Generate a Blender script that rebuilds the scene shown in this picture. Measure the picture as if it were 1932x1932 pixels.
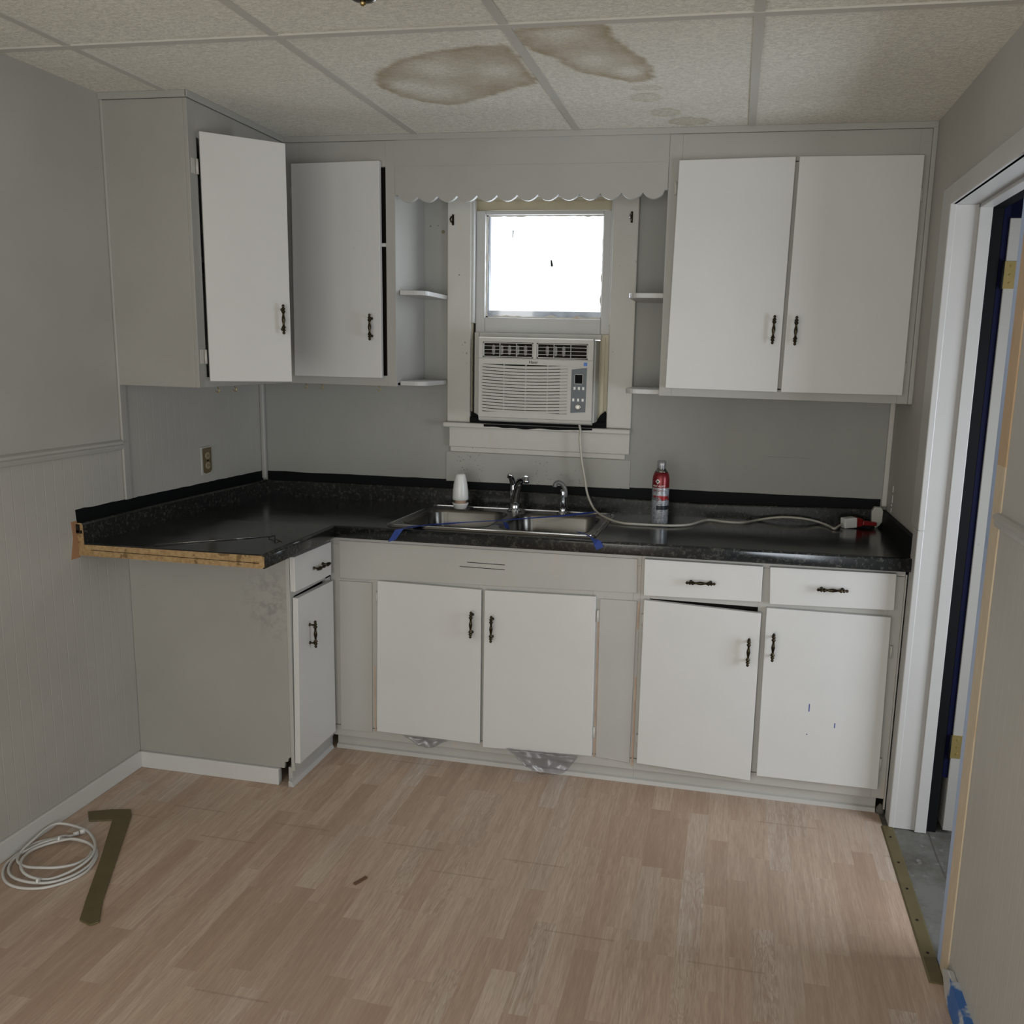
import bpy, bmesh, math, random
from mathutils import Vector, Matrix
random.seed(7)
for o in list(bpy.data.objects): bpy.data.objects.remove(o)
S = bpy.context.scene
C = S.collection

# ------------------------------------------------------------------ camera
cam = bpy.data.cameras.new('camera'); camo = bpy.data.objects.new('camera', cam); C.objects.link(camo)
R_ = Vector((0.98011689, 0.19676829, 0.02555612)); U_ = Vector((-0.05891423, 0.16559869, 0.98443191)); F_ = Vector((-0.18947293, 0.96636397, -0.17389852))
M = Matrix((( R_.x, U_.x, -F_.x, 2.11404), (R_.y, U_.y, -F_.y, -3.59385), (R_.z, U_.z, -F_.z, 1.573463), (0, 0, 0, 1)))
camo.matrix_world = M
cam.sensor_width = 36; cam.lens = 1619.3525/1932*36
cam.shift_x = -(1060.372-966)/1932; cam.shift_y = -(966-952.339)/1932
cam.clip_start = .05; cam.clip_end = 100
S.camera = camo
# ------------------------------------------------------------------ world
w = bpy.data.worlds.new('overcast_sky'); S.world = w; w.use_nodes = True
bg = w.node_tree.nodes['Background']; bg.inputs[0].default_value = (.86, .93, 1, 1); bg.inputs[1].default_value = 1.9
# ------------------------------------------------------------------ lights (daylight from behind the camera and the side room, plus an added left fill)
def area(name, loc, rot, sx, sy, e, col, spread=180):
    l = bpy.data.lights.new(name, 'AREA'); l.shape = 'RECTANGLE'; l.size = sx; l.size_y = sy; l.energy = e; l.color = col
    l.spread = math.radians(spread)
    o = bpy.data.objects.new(name, l); C.objects.link(o); o.location = loc; o.rotation_euler = rot; return o
area('front_window_daylight', (1.60, -5.85, 1.05), (math.radians(91), 0, 0), 2.1, 1.8, 60, (.985, 1, .96))
area('side_window_daylight', (2.70, -3.9, 1.5), (math.radians(90), 0, math.radians(90)), 1.5, 1.2, 17, (.88, .94, 1))
area('left_fill', (.05, -4.4, 1.45), (math.radians(90), 0, math.radians(-90)), 1.3, 1.2, 23, (1, .98, .94))  # added fill from the left, lifts the near right wall
area('kitchen_window_daylight', (1.30, .10, 1.93), (math.radians(-80), 0, 0), .48, .38, 3.4, (.85, .93, 1))
area('side_room_daylight', (4.0, -1.65, 1.05), (math.radians(90), 0, math.radians(90)), 1.0, 1.1, 42, (.85, .92, 1))
vs = S.view_settings
vs.view_transform = 'Standard'; vs.look = 'None'; vs.exposure = -0.16; vs.gamma = 1.0; vs.use_curve_mapping = False

# ------------------------------------------------------------------ mesh helper
ORG = {}
class MB:
    def __init__(s): s.bm = bmesh.new()
    def v(s, p): return s.bm.verts.new(p)
    def face(s, vs, sm=False):
        try: f = s.bm.faces.new(vs); f.smooth = sm; return f
        except ValueError: return None
    def box(s, x0, x1, y0, y1, z0, z1):
        a = [s.v((x, y, z)) for z in (z0, z1) for y in (y0, y1) for x in (x0, x1)]
        for q in ((0,2,3,1), (4,5,7,6), (0,1,5,4), (2,6,7,3), (0,4,6,2), (1,3,7,5)): s.face([a[i] for i in q])
        return s
    def prism(s, pts, ext, sm=False):
        e = Vector(ext); a = [s.v(p) for p in pts]; b = [s.v(Vector(p)+e) for p in pts]; n = len(a)
        s.face(a[::-1]); s.face(b)
        for i in range(n): s.face([a[i], a[(i+1) % n], b[(i+1) % n], b[i]], sm)
        return s
    def ring(s, c, ax, r, n, up=None, ry=None):
        ax = Vector(ax).normalized(); u = Vector(up) if up else ax.orthogonal(); u = (u-ax*u.dot(ax)).normalized(); w_ = ax.cross(u)
        ry = ry or r
        return [s.v(Vector(c)+u*(r*math.cos(2*math.pi*i/n))+w_*(ry*math.sin(2*math.pi*i/n))) for i in range(n)]
    def loft(s, rings, caps=True, sm=True):
        for a, b in zip(rings, rings[1:]):
            n = len(a)
            for i in range(n): s.face([a[i], a[(i+1) % n], b[(i+1) % n], b[i]], sm)
        if caps: s.face(rings[0][::-1]); s.face(rings[-1])
        return s
    def cyl(s, p0, p1, r0, r1=None, n=16, caps=True):
        r1 = r0 if r1 is None else r1; ax = Vector(p1)-Vector(p0); up = ax.orthogonal()
        return s.loft([s.ring(p0, ax, r0, n, up), s.ring(p1, ax, r1, n, up)], caps)
    def lathe(s, prof, org, ax=(0,0,1), n=24, caps=True):
        ax = Vector(ax).normalized(); up = ax.orthogonal(); o = Vector(org)
        return s.loft([s.ring(o+ax*h, ax, max(r, .0004), n, up) for r, h in prof], caps)
    def tube(s, pts, r, n=8, radii=None, flat=None):
        pts = [Vector(p) for p in pts]; rings = []; up = None
        for i, p in enumerate(pts):
            t = (pts[min(i+1, len(pts)-1)]-pts[max(i-1, 0)]).normalized()
            if up is None: up = t.orthogonal().normalized()
            up = (up-t*up.dot(t)).normalized()
            rr = radii[i] if radii else r
            rings.append(s.ring(p, t, rr, n, up, rr*(flat or 1)))
        return s.loft(rings)
    def xf(s, f):
        for v in s.bm.verts: v.co = f(v.co)
        return s
def smooth_path(pts, k=6):
    P = [Vector(p) for p in pts]; out = []
    for i in range(len(P)-1):
        p0, p1, p2, p3 = P[max(i-1, 0)], P[i], P[i+1], P[min(i+2, len(P)-1)]
        for j in range(k):
            t = j/k; out.append(.5*((2*p1)+(p2-p0)*t+(2*p0-5*p1+4*p2-p3)*t*t+(3*p1-p0-3*p2+p3)*t**3))
    out.append(P[-1]); return out
def thing(name, loc, label, cat, group=None):
    o = bpy.data.objects.new(name, None); C.objects.link(o); o.location = loc; o.empty_display_size = .05
    ORG[o] = Vector(loc); o['label'] = label; o['category'] = cat
    if group: o['group'] = group
    return o
def struct_root(name, loc):
    o = bpy.data.objects.new(name, None); C.objects.link(o); o.location = loc; ORG[o] = Vector(loc); o['kind'] = 'structure'; return o
def obj(name, mb, m, parent=None, bevel=0, seg=2, label=None, org=None, ang=35):
    bm = mb.bm
    w_ = ORG[parent] if parent is not None else (Vector(org) if org else Vector((0, 0, 0)))
    bmesh.ops.recalc_face_normals(bm, faces=bm.faces)
    for v in bm.verts: v.co -= w_
    me = bpy.data.meshes.new(name); bm.to_mesh(me); bm.free()
    me.materials.append(m)
    o = bpy.data.objects.new(name, me); C.objects.link(o)
    if parent is not None: o.parent = parent
    else: o.location = w_
    ORG[o] = w_
    if bevel:
        b = o.modifiers.new('bevel', 'BEVEL'); b.width = bevel; b.segments = seg; b.limit_method = 'ANGLE'; b.angle_limit = math.radians(ang)
        b.harden_normals = False
    if label: o['label'] = label
    return o
def single(name, mb, m, org, label, cat, group=None, bevel=0, **k):
    o = obj(name, mb, m, None, bevel, org=org, **k); o['label'] = label; o['category'] = cat
    if group: o['group'] = group
    return o
def struct(name, mb, m, parent=None, bevel=0, **k):
    o = obj(name, mb, m, parent, bevel, **k)
    if parent is None: o['kind'] = 'structure'
    return o

# ------------------------------------------------------------------ materials
class NT:
    def __init__(s, name):
        s.m = bpy.data.materials.new(name); s.m.use_nodes = True; s.t = s.m.node_tree; s.n = s.t.nodes
        s.b = s.n['Principled BSDF']
        s.pos = s.n.new('ShaderNodeNewGeometry').outputs['Position']
        sp = s.n.new('ShaderNodeSeparateXYZ'); s.link(s.pos, sp.inputs[0]); s.x, s.y, s.z = sp.outputs
    def link(s, a, b): s.t.links.new(a, b)
    def put(s, inp, v):
        if isinstance(v, bpy.types.NodeSocket): s.link(v, inp)
        elif isinstance(v, tuple) and len(v) == 3 and inp.type == 'RGBA': inp.default_value = (*v, 1)
        else: inp.default_value = v
    def math(s, op, a, b=0., c=0., clamp=False):
        n = s.n.new('ShaderNodeMath'); n.operation = op; n.use_clamp = clamp
        for i, q in enumerate((a, b, c)): s.put(n.inputs[i], q)
        return n.outputs[0]
    def vec(s, x=0., y=0., z=0.):
        n = s.n.new('ShaderNodeCombineXYZ')
        for i, q in enumerate((x, y, z)): s.put(n.inputs[i], q)
        return n.outputs[0]
    def noise(s, scale, vec=None, detail=3., rough=.55, dist=0., col=False):
        n = s.n.new('ShaderNodeTexNoise'); n.inputs['Scale'].default_value = scale; n.inputs['Detail'].default_value = detail
        n.inputs['Roughness'].default_value = rough; n.inputs['Distortion'].default_value = dist
        s.link(vec if vec is not None else s.pos, n.inputs['Vector']); return n.outputs['Color' if col else 'Fac']
    def white(s, vec):
        n = s.n.new('ShaderNodeTexWhiteNoise'); n.noise_dimensions = '3D'; s.link(vec, n.inputs['Vector']); return n.outputs['Value']
    def voro(s, scale, vec=None, out='Distance'):
        n = s.n.new('ShaderNodeTexVoronoi'); n.inputs['Scale'].default_value = scale; s.link(vec if vec is not None else s.pos, n.inputs['Vector']); return n.outputs[out]
    def ramp(s, v, stops):
        n = s.n.new('ShaderNodeValToRGB'); e = n.color_ramp.elements
        while len(e) < len(stops): e.new(.5)
        for k, (p, c) in zip(e, stops):
            k.position = p; k.color = (c, c, c, 1) if not isinstance(c, tuple) else (*c, 1)
        s.link(v, n.inputs[0]); return n.outputs[0]
    def mix(s, f, a, b, mode='MIX'):
        n = s.n.new('ShaderNodeMix'); n.data_type = 'RGBA'; n.blend_type = mode
        s.put(n.inputs[0], f); s.put(n.inputs[6], a); s.put(n.inputs[7], b); return n.outputs[2]
    def bump(s, h, strength=.3, dist=.002):
        n = s.n.new('ShaderNodeBump'); n.inputs['Strength'].default_value = strength; n.inputs['Distance'].default_value = dist
        s.link(h, n.inputs['Height']); s.link(n.outputs[0], s.b.inputs['Normal'])
    def fin(s, col=None, rough=None, metal=None, **k):
        if col is not None: s.put(s.b.inputs['Base Color'], col)
        if rough is not None: s.put(s.b.inputs['Roughness'], rough)
        if metal is not None: s.put(s.b.inputs['Metallic'], metal)
        for a, v in k.items(): s.put(s.b.inputs[a], v)
        return s.m
def sc(c, k): return tuple(min(1, x*k) for x in c)
def paint(name, c, rough=.5, bstr=.30, var=.07, dirt=.0, dirt_c=(.12,.10,.08), wear=0., wear_c=(.55,.33,.2), speck=0, scuff=0, bead=None, bump=.12):
    t = NT(name)
    n = t.noise(2.2, detail=4)
    col = t.mix(t.ramp(n, [(.3, 0.), (.7, 1.)]), sc(c, 1-var), sc(c, 1+var*.6))
    if wear:
        v = t.noise(3.3, t.vec(t.math('MULTIPLY', t.x, 6), t.math('MULTIPLY', t.y, 6), t.z), detail=2)
        col = t.mix(t.math('MULTIPLY', t.ramp(v, [(.62, 0.), (.75, 1.)]), wear), col, wear_c)
    if dirt:
        d = t.noise(38, detail=5, rough=.7); e = t.noise(4, detail=2)
        f = t.math('MULTIPLY', t.ramp(d, [(.66, 0.), (.72, 1.)]), t.ramp(e, [(.5, 0.), (.65, 1.)]))
        col = t.mix(t.math('MULTIPLY', f, dirt), col, dirt_c)
    if speck:
        d = t.voro(95 if speck == 1 else 55); e = t.noise(5.5, detail=2)
        f = t.math('MULTIPLY', t.math('LESS_THAN', d, .20), t.ramp(e, [(.5, 0.), (.56, 1.)]) if speck == 1 else t.ramp(e, [(.60, 0.), (.64, 1.)]))
        f = t.math('MULTIPLY', f, t.math('GREATER_THAN', t.noise(40, detail=1), .52))
        col = t.mix(t.math('MULTIPLY', f, .8), col, (.05, .047, .04))
    if scuff:
        bx = t.math('MULTIPLY', t.ramp(t.math('ABSOLUTE', t.math('SUBTRACT', t.x, .56)), [(.02, 1.), (.14, 0.)]), t.ramp(t.math('ABSOLUTE', t.math('SUBTRACT', t.z, .68)), [(.04, 1.), (.17, 0.)]))
        f = t.math('MULTIPLY', t.math('MULTIPLY', bx, t.ramp(t.noise(26, detail=5, rough=.7), [(.45, 0.), (.62, 1.)])), t.math('LESS_THAN', t.y, -.93))
        col = t.mix(t.math('MULTIPLY', f, .38), col, (.10, .10, .095))
    h = t.noise(140, detail=2)
    if bead:
        ax, cond = bead
        a = {'x': t.x, 'y': t.y}[ax]
        k = t.math('ABSOLUTE', t.math('SUBTRACT', t.math('FRACT', t.math('DIVIDE', a, .041)), .5))
        g = t.math('SUBTRACT', 1., t.math('MULTIPLY', k, 18, clamp=True), clamp=True)
        if cond == 'left': m_ = t.math('MAXIMUM', t.math('LESS_THAN', t.z, 1.2), t.math('GREATER_THAN', t.y, -.92))
        elif cond == 'right': m_ = t.math('MULTIPLY', t.math('LESS_THAN', t.z, 1.2), t.math('LESS_THAN', t.y, -1.4))
        else: m_ = t.math('LESS_THAN', t.z, 1.45)
        br = t.noise(3, t.vec(t.math('MULTIPLY', t.x, 8), t.math('MULTIPLY', t.y, 8), t.z))
        g = t.math('MULTIPLY', g, m_)
        col = t.mix(t.math('MULTIPLY', t.math('MULTIPLY', g, t.ramp(br, [(.35, 0.), (.6, 1.)])), bstr), col, sc(c, 1.35))
        h = t.math('SUBTRACT', t.math('MULTIPLY', h, .25), g)
    t.bump(h, bump if not bead else min(.35, bstr*1.1), .0012)
    return t.fin(col, rough)
def plain(name, c, rough=.5, metal=0., var=.08, nscale=20, **k):
    t = NT(name); n = t.noise(nscale)
    return t.fin(t.mix(n, sc(c, 1-var), sc(c, 1+var)), rough, metal, **k)

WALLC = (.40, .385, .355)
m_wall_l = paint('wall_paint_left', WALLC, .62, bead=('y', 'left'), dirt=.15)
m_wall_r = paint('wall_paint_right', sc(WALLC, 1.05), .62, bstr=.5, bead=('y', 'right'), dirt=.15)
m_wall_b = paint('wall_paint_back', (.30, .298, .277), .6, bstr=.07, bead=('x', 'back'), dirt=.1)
m_wall = paint('wall_paint', WALLC, .62)
m_frame_u = paint('upper_frame_paint', (.345, .338, .315), .5, dirt=.2)
m_frame = paint('cabinet_frame_paint', (.40, .39, .367), .45, dirt=.35, wear=.12)
m_side = paint('cabinet_side_paint', (.33, .32, .295), .5, dirt=.4, scuff=1)
m_door = paint('cabinet_door_paint', (.565, .56, .548), .42, var=.04, dirt=.25, dirt_c=(.3, .29, .28))
m_trim = paint('trim_paint', (.50, .485, .45), .45, dirt=.6, wear=.15, speck=2)
m_white = paint('white_trim_paint', (.455, .45, .438), .4, dirt=.35)
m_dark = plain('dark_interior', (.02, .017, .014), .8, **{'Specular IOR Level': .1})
m_black = plain('black_paint', (.0045, .005, .006), .6, **{'Specular IOR Level': .12})
m_foam = plain('black_foam', (.008, .008, .009), .9, **{'Specular IOR Level': .1})
m_navy = plain('navy_paint', (.002, .003, .022), .6, **{'Specular IOR Level': .12})
m_lblue = plain('pale_blue_paint', (.36, .45, .64), .5)
m_brass = plain('brass', (.50, .38, .15), .38, .85)
m_bronze = plain('antique_brass', (.035, .027, .015), .22, .9, var=.3, nscale=120)
m_bronze_hi = plain('worn_brass', (.35, .27, .12), .25, .95)
m_chrome = plain('chrome', (.50, .51, .53), .10, 1.)
m_steel_t = NT('stainless_steel'); _n = m_steel_t.noise(60, m_steel_t.vec(m_steel_t.x, m_steel_t.math('MULTIPLY', m_steel_t.y, 12), m_steel_t.z))
m_steel_t.bump(_n, .05, .0005); m_steel = m_steel_t.fin((.27, .262, .245), .20, 1.)
m_bowl = plain('darkened_bowl_steel', (.155, .15, .138), .24, 1.)  # darker copy of the sink steel, dark reflections put into its colour
m_plastic = plain('off_white_plastic', (.46, .45, .42), .45)
m_plastic_w = plain('white_plastic', (.72, .72, .70), .3)
m_cord = plain('cord_rubber', (.50, .48, .42), .45)
m_red = plain('red_plastic', (.2, .01, .01), .35)
m_yellowish = plain('aged_vinyl', (.50, .45, .33), .5)
m_tape = plain('blue_painter_tape', (.012, .038, .21), .7, nscale=80)
m_cable = plain('grey_cable', (.55, .54, .52), .45)
# tile ceiling ------------------------------------------------
t = NT('ceiling_tile'); CE = (.725, .71, .645)
a1 = t.noise(62, t.vec(t.x, t.math('MULTIPLY', t.y, 1.8), 0.), 3., .6, 1.2); a2 = t.noise(190, detail=2)
hh = t.ramp(t.math('ADD', t.math('MULTIPLY', a1, .75), t.math('MULTIPLY', a2, .25)), [(.40, 0.), (.58, 1.)])
col = t.mix(hh, sc(CE, .84), sc(CE, 1.15))
col = t.mix(t.ramp(t.noise(1.3), [(.35, 0.), (.7, .35)]), col, sc((.60, .56, .47), .95))
at = t.n.new('ShaderNodeAttribute'); at.attribute_name = 'stain'
sn = t.math('MULTIPLY', at.outputs['Fac'], t.ramp(t.noise(14, detail=5, rough=.7), [(.25, .55), (.65, 1.)]))
col = t.mix(t.math('MULTIPLY', sn, .95, clamp=True), col, t.mix(t.noise(30), (.28, .212, .11), (.38, .30, .18)))
t.bump(hh, .55, .0022); m_tile = t.fin(col, .85)
m_grid = plain('ceiling_grid_metal', (.50, .485, .445), .95, var=.05, nscale=3)
# laminate floor ----------------------------------------------
t = NT('laminate_floor')
row = t.math('FLOOR', t.math('DIVIDE', t.x, .066)); rw = t.white(t.vec(row, 3.3, 0.))
yy = t.math('ADD', t.math('DIVIDE', t.y, .35), t.math('MULTIPLY', rw, 7.3)); cellj = t.math('FLOOR', yy)
cr = t.white(t.vec(row, cellj, 1.)); cr2 = t.white(t.vec(row, cellj, 5.))
off = t.math('MULTIPLY', cr2, 9.)
gv = t.vec(t.math('MULTIPLY', t.x, 1.), t.math('MULTIPLY', t.y, .07), off)
g1 = t.noise(260, gv, 3., .6)
wv = t.noise(5, t.vec(t.math('MULTIPLY', t.x, 2.8), t.math('MULTIPLY', t.y, .42), off), 4., .62, .5)
rings = t.math('ABSOLUTE', t.math('SUBTRACT', t.math('FRACT', t.math('ADD', t.math('MULTIPLY', wv, 15.), t.math('MULTIPLY', g1, .5))), .5))
rmask = t.math('MULTIPLY', t.ramp(cr2, [(.5, .0), (.75, 1.)]), t.ramp(cr, [(.5, .25), (.9, 1.)]))
base = t.ramp(cr, [(0., (.44, .31, .225)), (.35, (.53, .39, .295)), (.7, (.58, .445, .345)), (.9, (.56, .45, .365)), (1., (.63, .54, .46))])
col = t.mix(t.math('MULTIPLY', t.ramp(rings, [(.08, 1.), (.32, 0.)]), t.math('MULTIPLY', rmask, .75)), base, (.41, .295, .22))
col = t.mix(t.math('MULTIPLY', t.ramp(g1, [(.35, 1.), (.62, 0.)]), .42), col, (.29, .20, .145))
big = t.noise(1.1, detail=2)
col = t.mix(t.math('MULTIPLY', t.ramp(big, [(.45, 0.), (.75, 1.)]), .30), col, (.44, .37, .33))
ex = t.math('ABSOLUTE', t.math('SUBTRACT', t.math('FRACT', t.math('DIVIDE', t.x, .198)), .5))
ed = t.ramp(ex, [(.488, 0.), (.497, 1.)])
yb = t.math('ADD', t.math('DIVIDE', t.y, 1.25), t.math('MULTIPLY', t.white(t.vec(t.math('FLOOR', t.math('ADD', t.math('DIVIDE', t.x, .198), .5)), 7., 0.)), 5.))
ey = t.math('ABSOLUTE', t.math('SUBTRACT', t.math('FRACT', yb), .5))
ed2 = t.ramp(ey, [(.4975, 0.), (.4992, 1.)])
edg = t.math('MAXIMUM', t.math('MULTIPLY', ed, .10), t.math('MULTIPLY', ed2, .35))
col = t.mix(edg, col, (.12, .08, .055))
sp_ = t.math('MULTIPLY', t.ramp(t.noise(26, detail=4, rough=.75), [(.70, 0.), (.74, 1.)]), t.ramp(t.noise(2.3), [(.55, 0.), (.6, 1.)]))
col = t.mix(t.math('MULTIPLY', sp_, .5), col, (.09, .075, .065))
g3 = t.noise(48, t.vec(t.x, t.math('MULTIPLY', t.y, .05), off), 3., .6, .4)
col = t.mix(t.math('MULTIPLY', t.ramp(g3, [(.42, 1.), (.60, 0.)]), .38), col, (.335, .225, .16))
t.bump(g1, .08, .0006); m_floor = t.fin(col, t.ramp(t.noise(3), [(.3, .40), (.7, .52)]), 0.)
# worn floor of the side room -----------------------------------
t = NT('worn_vinyl_floor')
n1 = t.noise(7, detail=6, rough=.65); n2 = t.noise(24, detail=4)
col = t.mix(t.ramp(n1, [(.35, 0.), (.6, 1.)]), (.075, .068, .056), (.15, .145, .13))
col = t.mix(t.ramp(n2, [(.62, 0.), (.72, .7)]), col, (.26, .26, .24))
seam = t.math('ABSOLUTE', t.math('SUBTRACT', t.x, t.math('ADD', 2.835, t.math('MULTIPLY', t.noise(2.5), .02))))
col = t.mix(t.math('SUBTRACT', 1., t.math('MULTIPLY', seam, 200, clamp=True), clamp=True), col, (.07, .06, .05))
t.bump(n1, .3, .003); m_old = t.fin(col, .6)
# speckled laminate worktop -------------------------------------
t = NT('dark_laminate')
v1 = t.noise(75, detail=4, rough=.7); v2 = t.noise(170, detail=2, rough=.6)
col = t.mix(t.ramp(v1, [(.52, 0.), (.72, .85)]), (.012, .0125, .012), (.085, .083, .068))
col = t.mix(t.ramp(v2, [(.66, 0.), (.78, .55)]), col, (.15, .16, .15))
lg = t.noise(2.5, detail=3)
m_lam = t.fin(col, t.ramp(lg, [(.3, .16), (.7, .27)]))
t = NT('dark_laminate_deck')
v1 = t.noise(75, detail=4, rough=.7)
col = t.mix(t.ramp(v1, [(.55, 0.), (.8, .8)]), (.013, .0135, .013), (.04, .04, .035))
lg = t.noise(3, detail=4)
m_deck = t.fin(col, t.ramp(lg, [(.3, .12), (.7, .24)]))
# particle board --------------------------------------------------
t = NT('particle_board')
col = t.mix(t.ramp(t.noise(90, detail=3), [(.35, 0.), (.65, 1.)]), (.27, .17, .075), (.38, .26, .125))
col = t.mix(t.ramp(t.noise(26, detail=2), [(.55, 0.), (.6, .8)]), col, (.12, .07, .025))
m_pb = t.fin(col, .85)
t = NT('raw_wood')
col = t.mix(t.noise(30, t.vec(t.math('MULTIPLY', t.x, 6), t.math('MULTIPLY', t.y, 6), t.math('MULTIPLY', t.z, .5)), 4.), (.42, .33, .22), (.66, .56, .42))
col = t.mix(t.ramp(t.noise(5, detail=4), [(.6, 0.), (.72, .6)]), col, (.36, .22, .12))
col = t.mix(t.math('MULTIPLY', t.math('GREATER_THAN', t.z, 1.34), .6), col, (.42, .25, .12))
m_raw = t.fin(col, .7)
t = NT('olive_brass')
m_olive = t.fin(t.mix(t.noise(12, detail=4), (.085, .066, .026), (.16, .13, .06)), .55, .15)
t = NT('mottled_tape')
m_mott = t.fin(t.mix(t.ramp(t.noise(16, detail=3), [(.46, 0.), (.54, 1.)]), (.035, .13, .38), (.42, .45, .50)), .6)
# glass ------------------------------------------------------------
mg = bpy.data.materials.new('window_glass'); mg.use_nodes = True; nt = mg.node_tree; nt.nodes.clear()
out = nt.nodes.new('ShaderNodeOutputMaterial'); tr = nt.nodes.new('ShaderNodeBsdfTransparent'); gl = nt.nodes.new('ShaderNodeBsdfGlossy'); gl.inputs['Roughness'].default_value = .05
mx = nt.nodes.new('ShaderNodeMixShader'); mx.inputs[0].default_value = .06
nt.links.new(tr.outputs[0], mx.inputs[1]); nt.links.new(gl.outputs[0], mx.inputs[2]); nt.links.new(mx.outputs[0], out.inputs[0])
mc = bpy.data.materials.new('clear_plastic'); mc.use_nodes = True; nt = mc.node_tree; nt.nodes.clear()
out = nt.nodes.new('ShaderNodeOutputMaterial'); tr = nt.nodes.new('ShaderNodeBsdfTransparent'); tr.inputs[0].default_value = (.82, .82, .84, 1)
gl = nt.nodes.new('ShaderNodeBsdfGlossy'); gl.inputs['Roughness'].default_value = .25; gl.inputs[0].default_value = (.8, .8, .82, 1)
mx = nt.nodes.new('ShaderNodeMixShader'); mx.inputs[0].default_value = .05
nt.links.new(tr.outputs[0], mx.inputs[1]); nt.links.new(gl.outputs[0], mx.inputs[2]); nt.links.new(mx.outputs[0], out.inputs[0])

# ------------------------------------------------------------------ dimensions
ZC = 2.379; XR = 2.738; YF = -6.0
def zd(x, y): return .892+.010*x+.016*min(1, max(0, -y)/.67)

# ================================================================== STRUCTURE
struct('floor', MB().box(0, 2.70, YF, .0, -.02, 0).box(2.70, XR, YF, -1.474, -.02, 0), m_floor)
struct('floor_hall', MB().box(2.70, 4.3, -1.474, .12, -.022, -.002).box(XR, 4.3, -3., -1.474, -.022, -.002), m_old)
# ceiling with water stains stored on its vertices
S1 = [(0.988,-0.979),(1.029,-1.043),(1.091,-1.091),(1.111,-1.125),(1.196,-1.158),(1.222,-1.18),(1.312,-1.199),(1.398,-1.211),(1.451,-1.213),(1.468,-1.192),(1.473,-1.047),(1.473,-0.905),(1.462,-0.869),(1.417,-0.849),(1.354,-0.813),(1.266,-0.744),(1.18,-0.694),(1.118,-0.681),(1.058,-0.719),(0.997,-0.784),(0.969,-0.887)]
S2 = [(1.503,-1.316),(1.59,-1.326),(1.697,-1.334),(1.75,-1.324),(1.752,-1.242),(1.777,-1.147),(1.813,-1.06),(1.833,-0.969),(1.826,-0.895),(1.791,-0.849),(1.753,-0.853),(1.686,-0.91),(1.615,-0.966),(1.589,-1.025),(1.568,-1.097),(1.526,-1.144),(1.504,-1.211)]
LT = [(1.203,-1.042,.085),(1.38,-1.002,.07),(1.126,-0.827,.09),(1.05,-.90,.05),(1.616,-1.273,.07),(1.673,-1.06,.07),(1.762,-0.95,.05)]
EL = [(1.795,-.795,.045,.028,.45),(1.78,-.695,.054,.045,.55),(1.83,-.515,.053,.048,.6),(1.905,-.40,.073,.05,.75),(1.33,-.31,.13,.035,.6)]
def sdist(p, poly):
    x, y = p; ins = False; dm = 9
    for i in range(len(poly)):
        x0, y0 = poly[i]; x1, y1 = poly[(i+1) % len(poly)]
        if (y0 > y) != (y1 > y) and x < (x1-x0)*(y-y0)/(y1-y0)+x0: ins = not ins
        dx, dy = x1-x0, y1-y0; k = max(0, min(1, ((x-x0)*dx+(y-y0)*dy)/(dx*dx+dy*dy)))
        dm = min(dm, math.hypot(x-x0-k*dx, y-y0-k*dy))
    return dm if ins else -dm
from mathutils import noise as mn
def stain(x, y):
    if not (.85 < x < 2.1 and -1.4 < y < -.25): return 0
    j = mn.noise(Vector((x*30, y*30, 0)))*.010+mn.noise(Vector((x*90, y*90, 3)))*.005
    v = 0
    for P in (S1, S2):
        d = sdist((x, y), P)+j
        if d > -.004:
            k = min(1, (d+.004)/.008); rim = max(0, 1-d/.04); q = .78+.22*rim
            for lx, ly, lr in LT: q -= .7*math.exp(-((x-lx)**2+(y-ly)**2)/(lr*lr))*(1-rim)
            v = max(v, k*max(.05, q))
    for cx, cy, rx, ry, a in EL:
        e = math.hypot((x-cx)/rx, (y-cy)/ry)+j*8
        if e < 1.06: v = max(v, a*min(1, (1.06-e)/.08)*(.45+.55*max(0, 1-(1-e)/.25)))
    return v
xs = [0]+[.9+i*.0125 for i in range(93)]+[XR]; ys = [YF]+[-1.4+i*.0125 for i in range(93)]+[0]
mb = MB(); V = [[mb.v((x, y, ZC)) for x in xs] for y in ys]
for j in range(len(ys)-1):
    for i in range(len(xs)-1): mb.face([V[j][i], V[j+1][i], V[j+1][i+1], V[j][i+1]])
ce = struct('ceiling', mb, m_tile)
at = ce.data.attributes.new('stain', 'FLOAT', 'POINT')
for i, v in enumerate(ce.data.vertices): at.data[i].value = stain(v.co.x, v.co.y)
md = ce.modifiers.new('thick', 'SOLIDIFY'); md.thickness = .03; md.offset = -1 if ce.data.polygons[0].normal.z < 0 else 1
for k in range(5):
    x = .247+.624*k; w2 = .0125
    if x > XR: continue
    y1 = -.92 if k == 0 else -.335
    struct('grid_bar', MB().box(x-w2, x+w2, YF, y1, ZC-.0035, ZC+.002), m_grid, ce)
for y in (-1.346, -2.566, -3.786, -5.006):
    struct('grid_bar', MB().box(0, XR, y-.0125, y+.0125, ZC-.0045, ZC+.002), m_grid, ce)
struct('ceiling_hall', MB().box(XR, 4.3, -3, .12, 2.38, 2.40), m_wall)
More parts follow.
